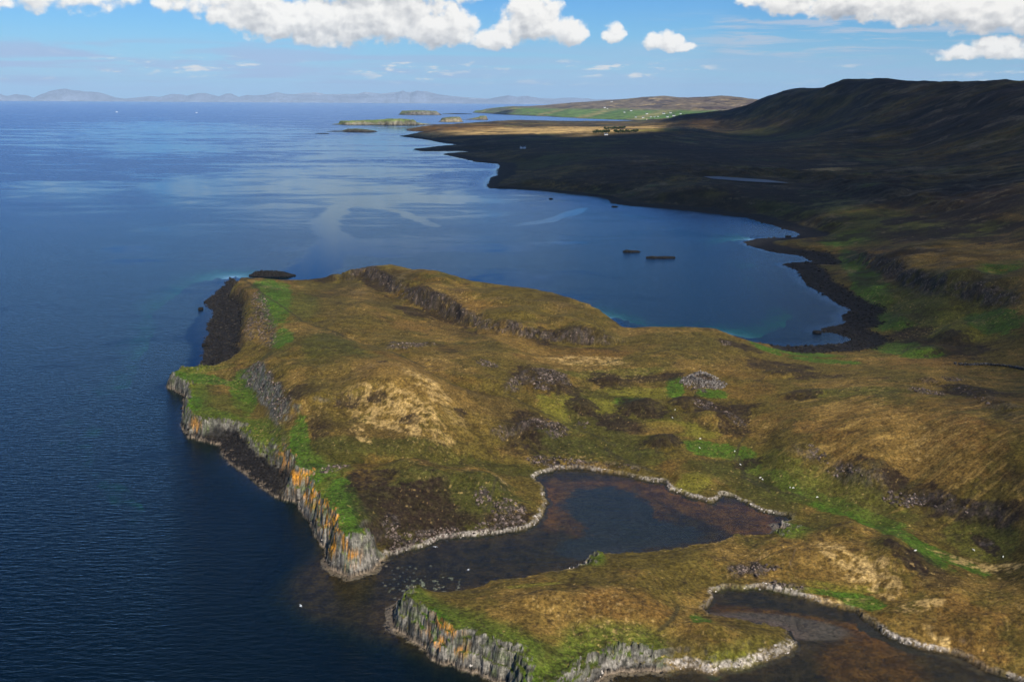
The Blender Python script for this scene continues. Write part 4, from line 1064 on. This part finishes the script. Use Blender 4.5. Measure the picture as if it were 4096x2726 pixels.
shade_cloud('cloud', foot1, 1500.0, 130.0, .97, 601, hole=[([D_(1560, 5900), D_(1700, 5100), D_(1860, 4700), D_(1880, 5000), D_(1720, 5900), D_(1580, 6600)], 110.0, .6)])
foot2 = [FL(1900, 530), FL(2100, 520), FL(2500, 560), D_(2700, 1400), D_(2800, 600), FL(2700, 1400), FL(2380, 1330), FL(2320, 1150), FL(2260, 1000), FL(2230, 900), FL(2160, 835), FL(2060, 812), FL(1900, 770), FL(1700, 700), FL(1650, 600)]
shade_cloud('cloud', foot2, 1400.0, 60.0, .48, 621, 120)
foot3 = [D_(1040, 13200), D_(1150, 13300), D_(1175, 13000), D_(1160, 12200), D_(1050, 12600)]
shade_cloud('cloud', [np.array(p) for p in foot3], 1500.0, 60.0, .8, 631, 120)

# ------------------------------------------------------------------ haze: one closed box of thin air
bm = bmesh.new(); bmesh.ops.create_cube(bm, size=1)
me = bpy.data.meshes.new('haze'); bm.to_mesh(me); bm.free()
hz = bpy.data.objects.new('haze', me); COL.objects.link(hz)
hz.scale = (132000, 132000, 1120); hz.location = (0, 0, 560 - 16)
hm = bpy.data.materials.new('haze'); hm.use_nodes = True; hm.node_tree.nodes.clear()
q = NT(hm.node_tree)
pv = q.new('ShaderNodeVolumePrincipled', ins={'Color': (.56, .80, 1.0, 1), 'Density': 1.25e-5, 'Anisotropy': 0.0})
oo = q.new('ShaderNodeOutputMaterial'); q.l.new(pv.outputs[0], oo.inputs['Volume'])
me.materials.append(hm); tag(hz, kind='stuff')

# ------------------------------------------------------------------ loose stones, too many to count
def ico():
    bm = bmesh.new(); bmesh.ops.create_icosphere(bm, subdivisions=1, radius=1)
    v = np.array([p.co[:] for p in bm.verts]); f = np.array([[q.index for q in p.verts] for p in bm.faces]); bm.free(); return v, f
IV, IF = ico()
def stones(name, x, y, z, size, colr, colv, seed, flat=.7, matr=None):
    rs = np.random.RandomState(seed); n = len(x)
    a = rs.rand(n) * 6.28; sx = size * (.7 + .7 * rs.rand(n)); sy = size * (.6 + .6 * rs.rand(n)); sz = size * flat * (.6 + .8 * rs.rand(n))
    j = 1 + .28 * rs.randn(n, len(IV), 1)
    P = IV[None] * j * np.stack([sx, sy, sz], 1)[:, None, :]
    ca, sa = np.cos(a)[:, None], np.sin(a)[:, None]
    V = np.stack([P[..., 0] * ca - P[..., 1] * sa + x[:, None], P[..., 0] * sa + P[..., 1] * ca + y[:, None], P[..., 2] + (z + sz * .25)[:, None]], -1).reshape(-1, 3)
    F = (IF[None] + (np.arange(n) * len(IV))[:, None, None]).reshape(-1, 3)
    t = np.repeat((rs.rand(n) ** 1.3)[:, None], len(IV), 1).reshape(-1, 1)
    C = np.array(colr) * (1 - t) + np.array(colv) * t
    o = link_mesh(name, V, F, matr or M_GROUND, col=C, smooth=False)
    tag(o, kind='stuff'); return o
rs = np.random.RandomState(5)
cx, cy = [], []
for i in range(len(CP)):
    a, b = CP[i], CP[(i + 1) % len(CP)]
    if CA[i][2] < .3 or np.linalg.norm(a) > 900: continue
    L = np.linalg.norm(b - a); n = int(L * 12 * CA[i][2])
    t = rs.rand(n); nrm = np.array([-(b - a)[1], (b - a)[0]]) / max(L, 1e-6); o = rs.randn(n) * 3.2
    p = a[None] + (b - a)[None] * t[:, None] + nrm[None] * o[:, None]
    cx.append(p[:, 0]); cy.append(p[:, 1])
cx = np.concatenate(cx); cy = np.concatenate(cy)
s_ = shape(cx, cy)
m = (s_['sd'] > .1) & (s_['sd'] < s_['b'] + .5) & (s_['pale'] > .25) & (fbm(cx, cy, 16, 3, .6, 143) > -.10) & (s_['h'] < 2.6)
k = np.where(m)[0][:26000]
stones('shore_stones', cx[k], cy[k], s_['h'][k], .10 + .34 * rs.rand(len(k)) ** 2.6, (.07, .058, .046), (.52, .45, .37), 3)
# rubble below the scarps and on the black beaches
n = 260000
t = rs.rand(n); ang = np.radians(-27 + 54 * rs.rand(n)); rad = 230 * (1200 / 230) ** rs.rand(n)
gx, gy = np.sin(ang) * rad, np.cos(ang) * rad
gg = lookup(gx, gy); ok = gg[:, 0] > -6; gx, gy = gx[ok], gy[ok]
s_ = shape(gx, gy)
rp = s_['rock'].copy()
for B in RP: rp = np.maximum(rp, sstep(-.2, .3, blob_val(gx, gy, B)))
m = (rp > .35 + .5 * rs.rand(len(gx))) & (s_['h'] > .5)
k = np.where(m)[0][:12000]
stones('rubble', gx[k], gy[k], s_['h'][k] - .05, .12 + .62 * rs.rand(len(k)) ** 3.2, (.03, .023, .018), (.19, .14, .11), 4, .9)
m = (((s_['dark'] > .6) & (s_['sd'] < s_['b'] * 1.1)) | ((s_['steep'] > .6) & (s_['sd'] < s_['b'] * .6) & (rs.rand(len(gx)) < .3))) & (s_['sd'] > -4) & (s_['h'] > -.5) & (rs.rand(len(gx)) < .9)
k = np.where(m)[0][:14000]
stones('beach_rocks', gx[k], gy[k], s_['h'][k], (.2 + .8 * rs.rand(len(k)) ** 2.5) * np.clip(np.hypot(gx[k], gy[k]) / 650, .5, 1.2), (.008, .007, .006), (.030, .026, .022), 6, .6)

# ------------------------------------------------------------------ boulders that can be told apart, in the mouth of the lagoon
M_BOULDER = mat('barnacled_boulder', (.12, .10, .07))
def lump(name, r, seed, m_, parent=None, sub=2, flat=.7):
    bm = bmesh.new(); bmesh.ops.create_icosphere(bm, subdivisions=sub, radius=1)
    for v in bm.verts:
        c = np.array(v.co)
        d = 1 + .3 * float(perlin(np.array([c[0] * 1.3 + seed]), np.array([c[1] * 1.3 + c[2]]), seed)[0]) + .12 * float(perlin(np.array([c[0] * 4]), np.array([c[1] * 4 + c[2] * 3]), seed + 2)[0])
        v.co = Vector((c[0] * d * r, c[1] * d * r * .8, c[2] * d * r * flat))
    me = bpy.data.meshes.new(name); bm.to_mesh(me); bm.free(); me.materials.append(m_)
    o = bpy.data.objects.new(name, me); COL.objects.link(o)
    if parent: o.parent = parent
    return o
protos = [lump('boulder', 1.0, 31 + i, M_BOULDER) for i in range(4)]
BS = [(1545,2262),(1568,2275),(1590,2268),(1612,2284),(1628,2272),(1600,2300),(1576,2312),(1618,2320),(1640,2302),(1655,2286),(1668,2310),(1648,2332),(1625,2345),(1598,2352),(1560,2330),(1540,2338),(1532,2325),(1680,2330),(1700,2300),(1640,2262),(1662,2270),(1738,2322),(1756,2347),(1722,2260),(1873,2275),(1838,2333),(1684,2370),(1664,2384),(1694,2390),(1712,2376),(1832,2340),(1575,2290),(1608,2262),(1630,2312),(1593,2330)]
ORDB = 'first second third fourth fifth sixth seventh eighth ninth tenth eleventh twelfth thirteenth fourteenth fifteenth sixteenth seventeenth eighteenth'.split()
for i, (a, b) in enumerate(BS):
    o = protos[i] if i < 4 else protos[i % 4].copy()
    if i >= 4: COL.objects.link(o)
    p = unproj(a, b); r_ = .32 + .38 * random.Random(i).random()
    o.location = (p[0], p[1], max(hgt(*p), -.55) + r_ * .32); o.scale = (r_, r_, r_ * .9); o.rotation_euler = (0, 0, i * 1.7)
    row = 'front' if b > 2325 else ('middle' if b > 2280 else 'back')
    mates = sorted(q_ for q_ in BS if ('front' if q_[1] > 2325 else ('middle' if q_[1] > 2280 else 'back')) == row)
    tag(o, 'pale barnacled boulder awash in the lagoon mouth, %s from the left in the %s scatter' % (ORDB[mates.index((a, b))], row), 'boulder', 'boulders in the mouth of the lagoon')

# ------------------------------------------------------------------ box and prism builders
class MB:
    def __init__(s): s.v = []; s.f = []
    def box(s, x0, x1, y0, y1, z0, z1):
        n = len(s.v)
        s.v += [(x0,y0,z0),(x1,y0,z0),(x1,y1,z0),(x0,y1,z0),(x0,y0,z1),(x1,y0,z1),(x1,y1,z1),(x0,y1,z1)]
        s.f += [tuple(n + k for k in q) for q in [(0,3,2,1),(4,5,6,7),(0,1,5,4),(1,2,6,5),(2,3,7,6),(3,0,4,7)]]
        return s
    def gable(s, x0, x1, y0, y1, z0, z1, zr):
        n = len(s.v); ym = (y0 + y1) / 2
        s.v += [(x0,y0,z0),(x1,y0,z0),(x1,y1,z0),(x0,y1,z0),(x0,y0,z1),(x1,y0,z1),(x1,y1,z1),(x0,y1,z1),(x0,ym,zr),(x1,ym,zr)]
        s.f += [tuple(n + k for k in q) for q in [(0,3,2,1),(0,1,5,4),(2,3,7,6),(1,2,6,9,5),(3,0,4,8,7),(4,5,9,8),(6,7,8,9)]]
        return s
    def roof(s, x0, x1, y0, y1, z1, zr, t=.25):
        n = len(s.v); ym = (y0 + y1) / 2
        s.v += [(x0,y0,z1),(x1,y0,z1),(x1,ym,zr),(x0,ym,zr),(x1,y1,z1),(x0,y1,z1)]
        s.v += [(a, b, c + t) for a, b, c in s.v[n:n + 6]]
        s.f += [tuple(n + k for k in q) for q in [(0,3,2,1),(3,5,4,2),(6,7,8,9),(9,8,10,11),(0,1,7,6),(4,5,11,10),(1,2,8,7),(2,4,10,8),(0,6,9,3),(3,9,11,5)]]
        return s
    def build(s, name, m, parent=None):
        me = bpy.data.meshes.new(name); me.from_pydata(s.v, [], s.f); me.update(); me.materials.append(m)
        o = bpy.data.objects.new(name, me); COL.objects.link(o)
        if parent: o.parent = parent
        return o
def copy_tree(o, parent=None):
    c = o.copy(); COL.objects.link(c); c.parent = parent
    for ch in [q for q in bpy.data.objects if q.parent == o]:
        copy_tree(ch, c)
    return c
M_WHITE = mat('limewash', (.80, .80, .77)); M_SLATE = mat('slate', (.07, .075, .085)); M_GLASS = mat('window_glass', (.03, .04, .05), .15, .5); M_DOOR = mat('painted_door', (.10, .05, .04)); M_CHIM = mat('chimney_render', (.6, .6, .56)); M_BARNW = mat('cream_render', (.62, .50, .30)); M_TIN = mat('grey_sheeting', (.25, .26, .27))
def make_house(name, wm, rm, L=14.0, Wd=7.0, hw=3.4, hr=6.6, porch=True):
    root = empty(name)
    MB().gable(-L/2, L/2, -Wd/2, Wd/2, -1.5, hw, hr - .1).build('wall', wm, root)
    rf = MB().roof(-L/2 - .35, L/2 + .35, -Wd/2 - .4, Wd/2 + .4, hw - .32, hr, .22).build('roof', rm, root)
    for sx in (-1, 1):
        MB().box(sx*L/2 - .55, sx*L/2 + .25, -.45, .45, hr - 1.0, hr + 1.1).build('chimney', M_CHIM, rf)
    MB().box(-.5, .5, -Wd/2 - .08, -Wd/2 + .1, 0, 2.1).build('door', M_DOOR, root)
    for x in (-L*.34, -L*.17, L*.17, L*.34):
        MB().box(x - .5, x + .5, -Wd/2 - .06, -Wd/2 + .1, 1.0, 2.2).build('window', M_GLASS, root)
    if porch:
        MB().gable(-L*.5 + .3, -L*.5 + 5.2, -Wd/2 - 3.6, -Wd/2 - .1, -1.5, 2.6, 4.2).build('wing', wm, root)
        MB().gable(L*.5 - 5.2, L*.5 - .3, -Wd/2 - 3.0, -Wd/2 - .1, -1.5, 2.6, 4.0).build('wing', wm, root)
    return root
def gp(px, py, zf):
    z = 10.0
    for k in range(14):
        p = unproj(px, py, z); z = .5 * z + .5 * zf(p[0], p[1])
    return p[0], p[1], zf(p[0], p[1])
h0 = make_house('house', M_WHITE, M_SLATE, 15, 7)
x, y, z = gp(2092, 594, hgt); h0.location = (x, y, z + .3); h0.rotation_euler = (0, 0, -.15); h0.scale = (1.25,) * 3
tag(h0, 'white cottage with a dark roof alone on the shaded moor above the black shore', 'house')
h1 = make_house('house', M_WHITE, M_SLATE, 12, 6.5, porch=False)
x, y, z = gp(2424, 541, hgt); h1.location = (x, y, z + .3); h1.rotation_euler = (0, 0, .2); h1.scale = (1.2,) * 3
tag(h1, 'white cottage at the front left of the small wood in the sunlit fields', 'house')
FH = [(2150,435,1.0,'leftmost white house on the far shore, alone below the moor'),(2174,435,1.4,'white house left of the central fields, second from the left on the far shore'),(2418,446,1.3,'white house at the left end of the row across the loch'),(2429,447,.8,'small white house second in the row across the loch'),(2445,446,1.3,'white house third in the row across the loch'),
      (2498,449,1.1,'white house fourth in the row across the loch, standing apart'),(2524,449,1.3,'white house fifth in the row across the loch'),(2587,452,1.3,'white house sixth in the row across the loch with gaps either side'),(2655,454,1.5,'large white house seventh in the row across the loch'),(2682,455,1.3,'white house eighth in the row across the loch'),(2722,457,1.1,'faint white house at the right end of the row across the loch'),
      (2669,469,1.2,'white house below the row, the left one of the lower pair'),(2695,465,1.5,'white house below the row, the right one of the lower pair beside the dark hill'),(2543,477,1.0,'white boathouse by the waterline at the left of the far hamlet'),(2572,478,1.1,'white cottage by the waterline left of the cream gabled building'),
      (2603,469,.8,'small grey roofed house in the middle of the far hamlet'),(2618,469,.8,'small grey roofed house right of the middle of the far hamlet'),(2632,468,.8,'small white house at the right edge of the far hamlet')]
for i, (a, b, s, lab) in enumerate(FH):
    o = copy_tree(h1); x, y, z = gp(a, b, far_h)
    o.location = (x, y, z + 1); o.rotation_euler = (0, 0, -.3 + .25 * (i % 4)); o.scale = (s * 1.45,) * 3
    tag(o, lab, 'house', 'white houses along the far shore')
hb_ = make_house('house', M_BARNW, M_SLATE, 10, 12, 7, 15, porch=False)
x, y, z = gp(2587, 477, far_h); hb_.location = (x, y, z); hb_.rotation_euler = (0, 0, math.pi / 2); hb_.scale = (1.7,) * 3
tag(hb_, 'cream building with a steep brown gable at the shore of the far hamlet', 'house')

# ------------------------------------------------------------------ trees of the small wood in the fields
def leaf_mat(name, c):
    m = mat(name, c, .8, .1); return m
M_LEAF = leaf_mat('dark_foliage', (.035, .055, .014)); M_LEAF2 = leaf_mat('olive_foliage', (.06, .07, .02)); M_BARK = mat('bark', (.06, .045, .035))
def make_tree(seed, lm):
    r = random.Random(seed); root = empty('tree')
    me_v, me_f = [], []
    def tube(p0, p1, r0, r1):
        d = (Vector(p1) - Vector(p0)); q = d.to_track_quat('Z', 'Y'); n = len(me_v)
        for (p, rr) in ((p0, r0), (p1, r1)):
            for k in range(6):
                me_v.append(tuple(Vector(p) + q @ Vector((math.cos(k * 1.047) * rr, math.sin(k * 1.047) * rr, 0))))
        for k in range(6): me_f.append((n + k, n + (k + 1) % 6, n + 6 + (k + 1) % 6, n + 6 + k))
    tube((0, 0, -1), (.2, 0, 4), .4, .28); tube((.2, 0, 4), (0, .1, 8.5), .28, .1)
    tips = []
    for k in range(7):
        a = k * 2.4; z = 3 + k * .7; e = (math.cos(a) * 2.6, math.sin(a) * 2.6, z + 2.0); tube((.15, 0, z), e, .16, .05); tips.append(e)
    tr = bpy.data.meshes.new('trunk'); tr.from_pydata(me_v, [], me_f); tr.materials.append(M_BARK)
    t = bpy.data.objects.new('trunk', tr); COL.objects.link(t); t.parent = root
    vs, fs = [], []
    cl = [(e[0], e[1], e[2], 1.7) for e in tips] + [(0, 0, 8.8, 1.9), (.8, .5, 7.2, 2.2), (-.9, -.4, 6.4, 2.2), (0, .8, 5.2, 2.3)]
    for c in cl:
        for k in range(70):
            d = Vector((r.gauss(0, 1), r.gauss(0, 1), r.gauss(0, .8))).normalized() * c[3] * r.uniform(.55, 1.1)
            p = Vector(c[:3]) + d; s = r.uniform(.25, .55); n = len(vs)
            a1 = Vector((r.gauss(0, 1), r.gauss(0, 1), r.gauss(0, 1))).normalized(); a2 = a1.cross(d).normalized() if a1.cross(d).length > 0 else Vector((1, 0, 0))
            for q in ((-1, -1), (1, -1), (1.1, 1), (-.8, 1.1)): vs.append(tuple(p + a1 * q[0] * s + a2 * q[1] * s))
            fs.append((n, n + 1, n + 2, n + 3))
    cr = bpy.data.meshes.new('crown'); cr.from_pydata(vs, [], fs); cr.materials.append(lm)
    c = bpy.data.objects.new('crown', cr); COL.objects.link(c); c.parent = root
    return root
tps = [make_tree(1, M_LEAF), make_tree(2, M_LEAF2), make_tree(3, M_LEAF)]
used = set()
rows = [('shelter belt', [(2420 + i * 6.5, 521 - .45 * i + (i % 3) * .8) for i in range(13)], 'dark tree in the back shelter belt'),
        ('wood', [(2375 + i * 6.5, 534 - .2 * i + (i % 2) * 1.5) for i in range(10)], 'dark tree in the left clump behind the white cottage'),
        ('wood', [(2460 + i * 7.4, 533 - .3 * i + (i % 3) * 1.2) for i in range(13)], 'olive tree in the right clump of the wood')]
ti = 0
ORD = ['first', 'second', 'third', 'fourth', 'fifth', 'sixth', 'seventh', 'eighth', 'ninth', 'tenth', 'eleventh', 'twelfth', 'last']
for gname, spots, lab in rows:
    for si, (a, b) in enumerate(spots):
        pi = ti % 3
        o = tps[pi] if pi not in used else copy_tree(tps[pi])
        used.add(pi); x, y, z = gp(a, b, hgt)
        s = 1.15 + .5 * random.Random(ti).random()
        o.location = (x, y, z); o.rotation_euler = (0, 0, ti * 1.3); o.scale = (s * 1.2, s * 1.2, s)
        tag(o, lab + ', %s from the left' % (ORD[si] if si < len(spots) - 1 else 'last'), 'tree', 'trees of the small wood by the fields'); ti += 1

# ------------------------------------------------------------------ sheep
M_WOOL = mat('wool', (.72, .69, .60)); M_FACE = mat('sheep_face', (.10, .09, .08))
def skin(name, pts, edges, rad, m, parent=None, sub=1):
    me = bpy.data.meshes.new(name); me.from_pydata(pts, edges, []); o = bpy.data.objects.new(name, me); COL.objects.link(o)
    md = o.modifiers.new('skin', 'SKIN')
    for i, r_ in enumerate(rad): me.skin_vertices[0].data[i].radius = (r_, r_)
    me.skin_vertices[0].data[0].use_root = True
    s = o.modifiers.new('sub', 'SUBSURF'); s.levels = sub; s.render_levels = sub
    me.materials.append(m)
    if parent: o.parent = parent
    return o
def make_sheep(graze):
    root = empty('sheep')
    hd = (.86, 0, .25) if graze else (.92, 0, .98)
    P = [(0,0,.62),(.32,0,.64),(-.36,0,.62),(.58,0,.70),(.72, 0, .55 if graze else .86), hd,
         (.34,.13,.34),(.36,.13,.02),(.34,-.13,.34),(.36,-.13,.02),(-.40,.14,.38),(-.46,.14,.22),(-.42,.14,.02),(-.40,-.14,.38),(-.46,-.14,.22),(-.42,-.14,.02),(-.6,0,.5)]
    E = [(0,1),(0,2),(1,3),(3,4),(4,5),(1,6),(6,7),(1,8),(8,9),(2,10),(10,11),(11,12),(2,13),(13,14),(14,15),(2,16)]
    R = [.27,.25,.27,.17,.10,.07,.07,.035,.07,.035,.09,.045,.035,.09,.045,.035,.04]
    skin('body', P, E, R, M_WOOL, root)
    f = skin('head', [(hd[0]-.06,0,hd[2]+.03),(hd[0]+.1,0,hd[2]-.04),(hd[0]-.04,.12,hd[2]+.03),(hd[0]-.04,-.12,hd[2]+.03)], [(0,1),(0,2),(0,3)], [.085,.055,.02,.02], M_FACE, root)
    return root
sp = [make_sheep(True), make_sheep(False)]
SH = [(2800,1756),(2799,1793),(2939,1806),(3040,1912),(3050,1919),(3160,1951),(3172,1953),(3895,2202),(4012,2228),(3660,2204),(2690,1672),(2700,1640),(3268,1990),(2962,1860),(1910,2500)][:14]
lbl = {3:'white sheep on the lower edge of the bright marsh strip, left of its partner',4:'white sheep on the lower edge of the bright marsh strip, right of its partner',5:'white sheep farther down the marsh strip, the left one of two',6:'white sheep farther down the marsh strip, the right one of two',0:'white sheep grazing on the yellow turf above the green marsh', 1:'white sheep at the upper edge of the dark green marsh, just below another', 2:'white sheep standing by the dark ditch at the top of the green marsh', 7:'white sheep by the dark rocks on the far right of the grassy slope', 8:'white sheep farthest to the right beneath the dark slope', 9:'white sheep on the grass beside the pale track at the right', 10:'white sheep grazing beside the heather mound above the marsh', 11:'white sheep above another, highest on the yellow turf by the heather mound',12:'white sheep alone on the strip of bright grass below the rocky slope',13:'white sheep on the inner bend of the bright green marsh strip'}
for i, (a, b) in enumerate(SH):
    o = sp[i] if i < 2 else copy_tree(sp[i % 2])
    x, y, z = gp(a, b, hgt); o.location = (x, y, z + .02); o.rotation_euler = (0, 0, i * 2.1); o.scale = (.75,) * 3
    tag(o, lbl[i], 'sheep', 'sheep scattered over the grass')

# ------------------------------------------------------------------ gulls
M_GULL = mat('white_plumage', (.85, .85, .84)); M_WING = mat('grey_wing', (.55, .57, .6)); M_BEAK = mat('yellow_beak', (.6, .4, .05))
def make_gull():
    root = empty('gull')
    skin('body', [(0,0,0),(.16,0,.02),(.26,0,.05),(-.18,0,0),(-.32,0,.01)], [(0,1),(1,2),(0,3),(3,4)], [.085,.07,.05,.06,.03], M_GULL, root)
    MB().box(.29, .36, -.012, .012, .035, .06).build('beak', M_BEAK, root)
    for s in (-1, 1):
        skin('wing', [(.04,s*.06,.04),(.10,s*.32,.12),(.0,s*.55,.08),(-.14,s*.75,.04)], [(0,1),(1,2),(2,3)], [.055,.05,.035,.015], M_WING, root)
    return root
g0_ = make_gull()
for i, (a, b, z, lab) in enumerate([(1203, 2421, 22, 'white gull flying over the dark sea left of the near headland'), (1741, 2186, 4, 'white gull gliding over the lagoon just off its pale stony bank'), (1873, 2277, 3, 'white gull low over the brown lagoon before the near headland')]):
    o = g0_ if i == 0 else copy_tree(g0_)
    p = unproj(a, b, z); o.location = (p[0], p[1], z); o.rotation_euler = (.1, 0, .6 + i); o.scale = (1.3,) * 3
    tag(o, lab, 'gull', 'gulls over the water')

# ------------------------------------------------------------------ two small boats far out
M_HULL = mat('white_hull', (.8, .8, .8)); M_CAB = mat('wheelhouse', (.7, .7, .72))
def make_boat():
    root = empty('boat'); st = [(-6,1.8,1.6),(-3,2.1,1.5),(1,2.0,1.6),(4,1.3,2.0),(6.2,.1,2.5)]; v = []; f = []
    for x, w_, z in st: v += [(x,-w_,z),(x,-w_*.6,-.3),(x,w_*.6,-.3),(x,w_,z)]
    for i in range(4):
        for k in range(4): f.append((i*4+k, i*4+(k+1)%4, (i+1)*4+(k+1)%4, (i+1)*4+k))
    f += [(0,1,2,3),(16,19,18,17)]
    me = bpy.data.meshes.new('hull'); me.from_pydata(v, [], f); me.materials.append(M_HULL); o = bpy.data.objects.new('hull', me); COL.objects.link(o); o.parent = root
    MB().box(-1, 2.2, -1.1, 1.1, 1.5, 3.8).build('wheelhouse', M_CAB, root); MB().box(.4, .55, -.07, .07, 3.8, 7).build('mast', M_CAB, root)
    return root
b0 = make_boat()
for i, (a, b, lab) in enumerate([(466, 449, 'tiny white boat far out on the open sea towards the left'), (785, 452, 'tiny white boat far out on the open sea nearer the middle')]):
    o = b0 if i == 0 else copy_tree(b0); p = unproj(a, b); o.location = (p[0], p[1], 0); o.rotation_euler = (0, 0, .3); o.scale = (2.2,) * 3
    tag(o, lab, 'boat', 'boats on the open sea')

# ------------------------------------------------------------------ the round ruin on its green mound
rt = empty('stone_ruin'); rc_ = RUIN_C; zc = hgt(*rc_); rt.location = (rc_[0], rc_[1], zc)
def ring(name, n, r0, r1, z0, z1, gap, seed, csc, parent):
    rs = np.random.RandomState(seed); a = rs.rand(n) * 6.283; a = a[(a < gap[0]) | (a > gap[1])]; n = len(a)
    r = r0 + (r1 - r0) * rs.rand(n); x = np.cos(a) * r; y = np.sin(a) * r; tz = 1 - np.abs((r - (r0 + r1) / 2) / ((r1 - r0) / 2))
    z = z0 + (z1 - z0) * tz * rs.rand(n)
    gz = shape(x + rc_[0], y + rc_[1])['h'] - zc
    o = stones(name, x, y, z + gz, .25 + .4 * rs.rand(n) ** 2, csc[0], csc[1], seed, .8); o.parent = parent
    if 'kind' in o: del o['kind']
    return o
ring('wall', 1100, 5.6, 7.6, 0, 1.6, (.3, .75), 8, ((.04, .034, .029), (.20, .175, .15)), rt)
ring('fallen_stones', 750, 7.6, 13.5, -.1, .15, (9, 9), 9, ((.05, .042, .035), (.22, .19, .16)), rt)
tag(rt, 'round ruined stone wall ringed by rubble on the bright green mound', 'ruin')

# ------------------------------------------------------------------ field walls
def dry_wall(seq, hgt_, wd, lab, seed, colr):
    L = [onland(a, b) for a, b in seq]; xs_, ys_ = [], []
    rs = np.random.RandomState(seed)
    for a, b in zip(L[:-1], L[1:]):
        n = int(np.linalg.norm(b - a) * 9); t = rs.rand(n); p = a[None] + (b - a)[None] * t[:, None] + rs.randn(n, 2) * wd * .35
        xs_.append(p[:, 0]); ys_.append(p[:, 1])
    x = np.concatenate(xs_); y = np.concatenate(ys_); z = shape(x, y)['h']
    o = stones('stone_wall', x, y, z + hgt_ * rs.rand(len(x)), .3 + .2 * rs.rand(len(x)), colr[0], colr[1], seed, .8)
    del o['kind']; tag(o, lab, 'stone wall')
dry_wall([(2195,838),(2230,842),(2270,840),(2320,845),(2370,852)], 1.4, .5, 'dry stone wall beside the dark ditch at the right edge behind the brown field', 11, ((.03, .028, .025), (.14, .13, .115)))
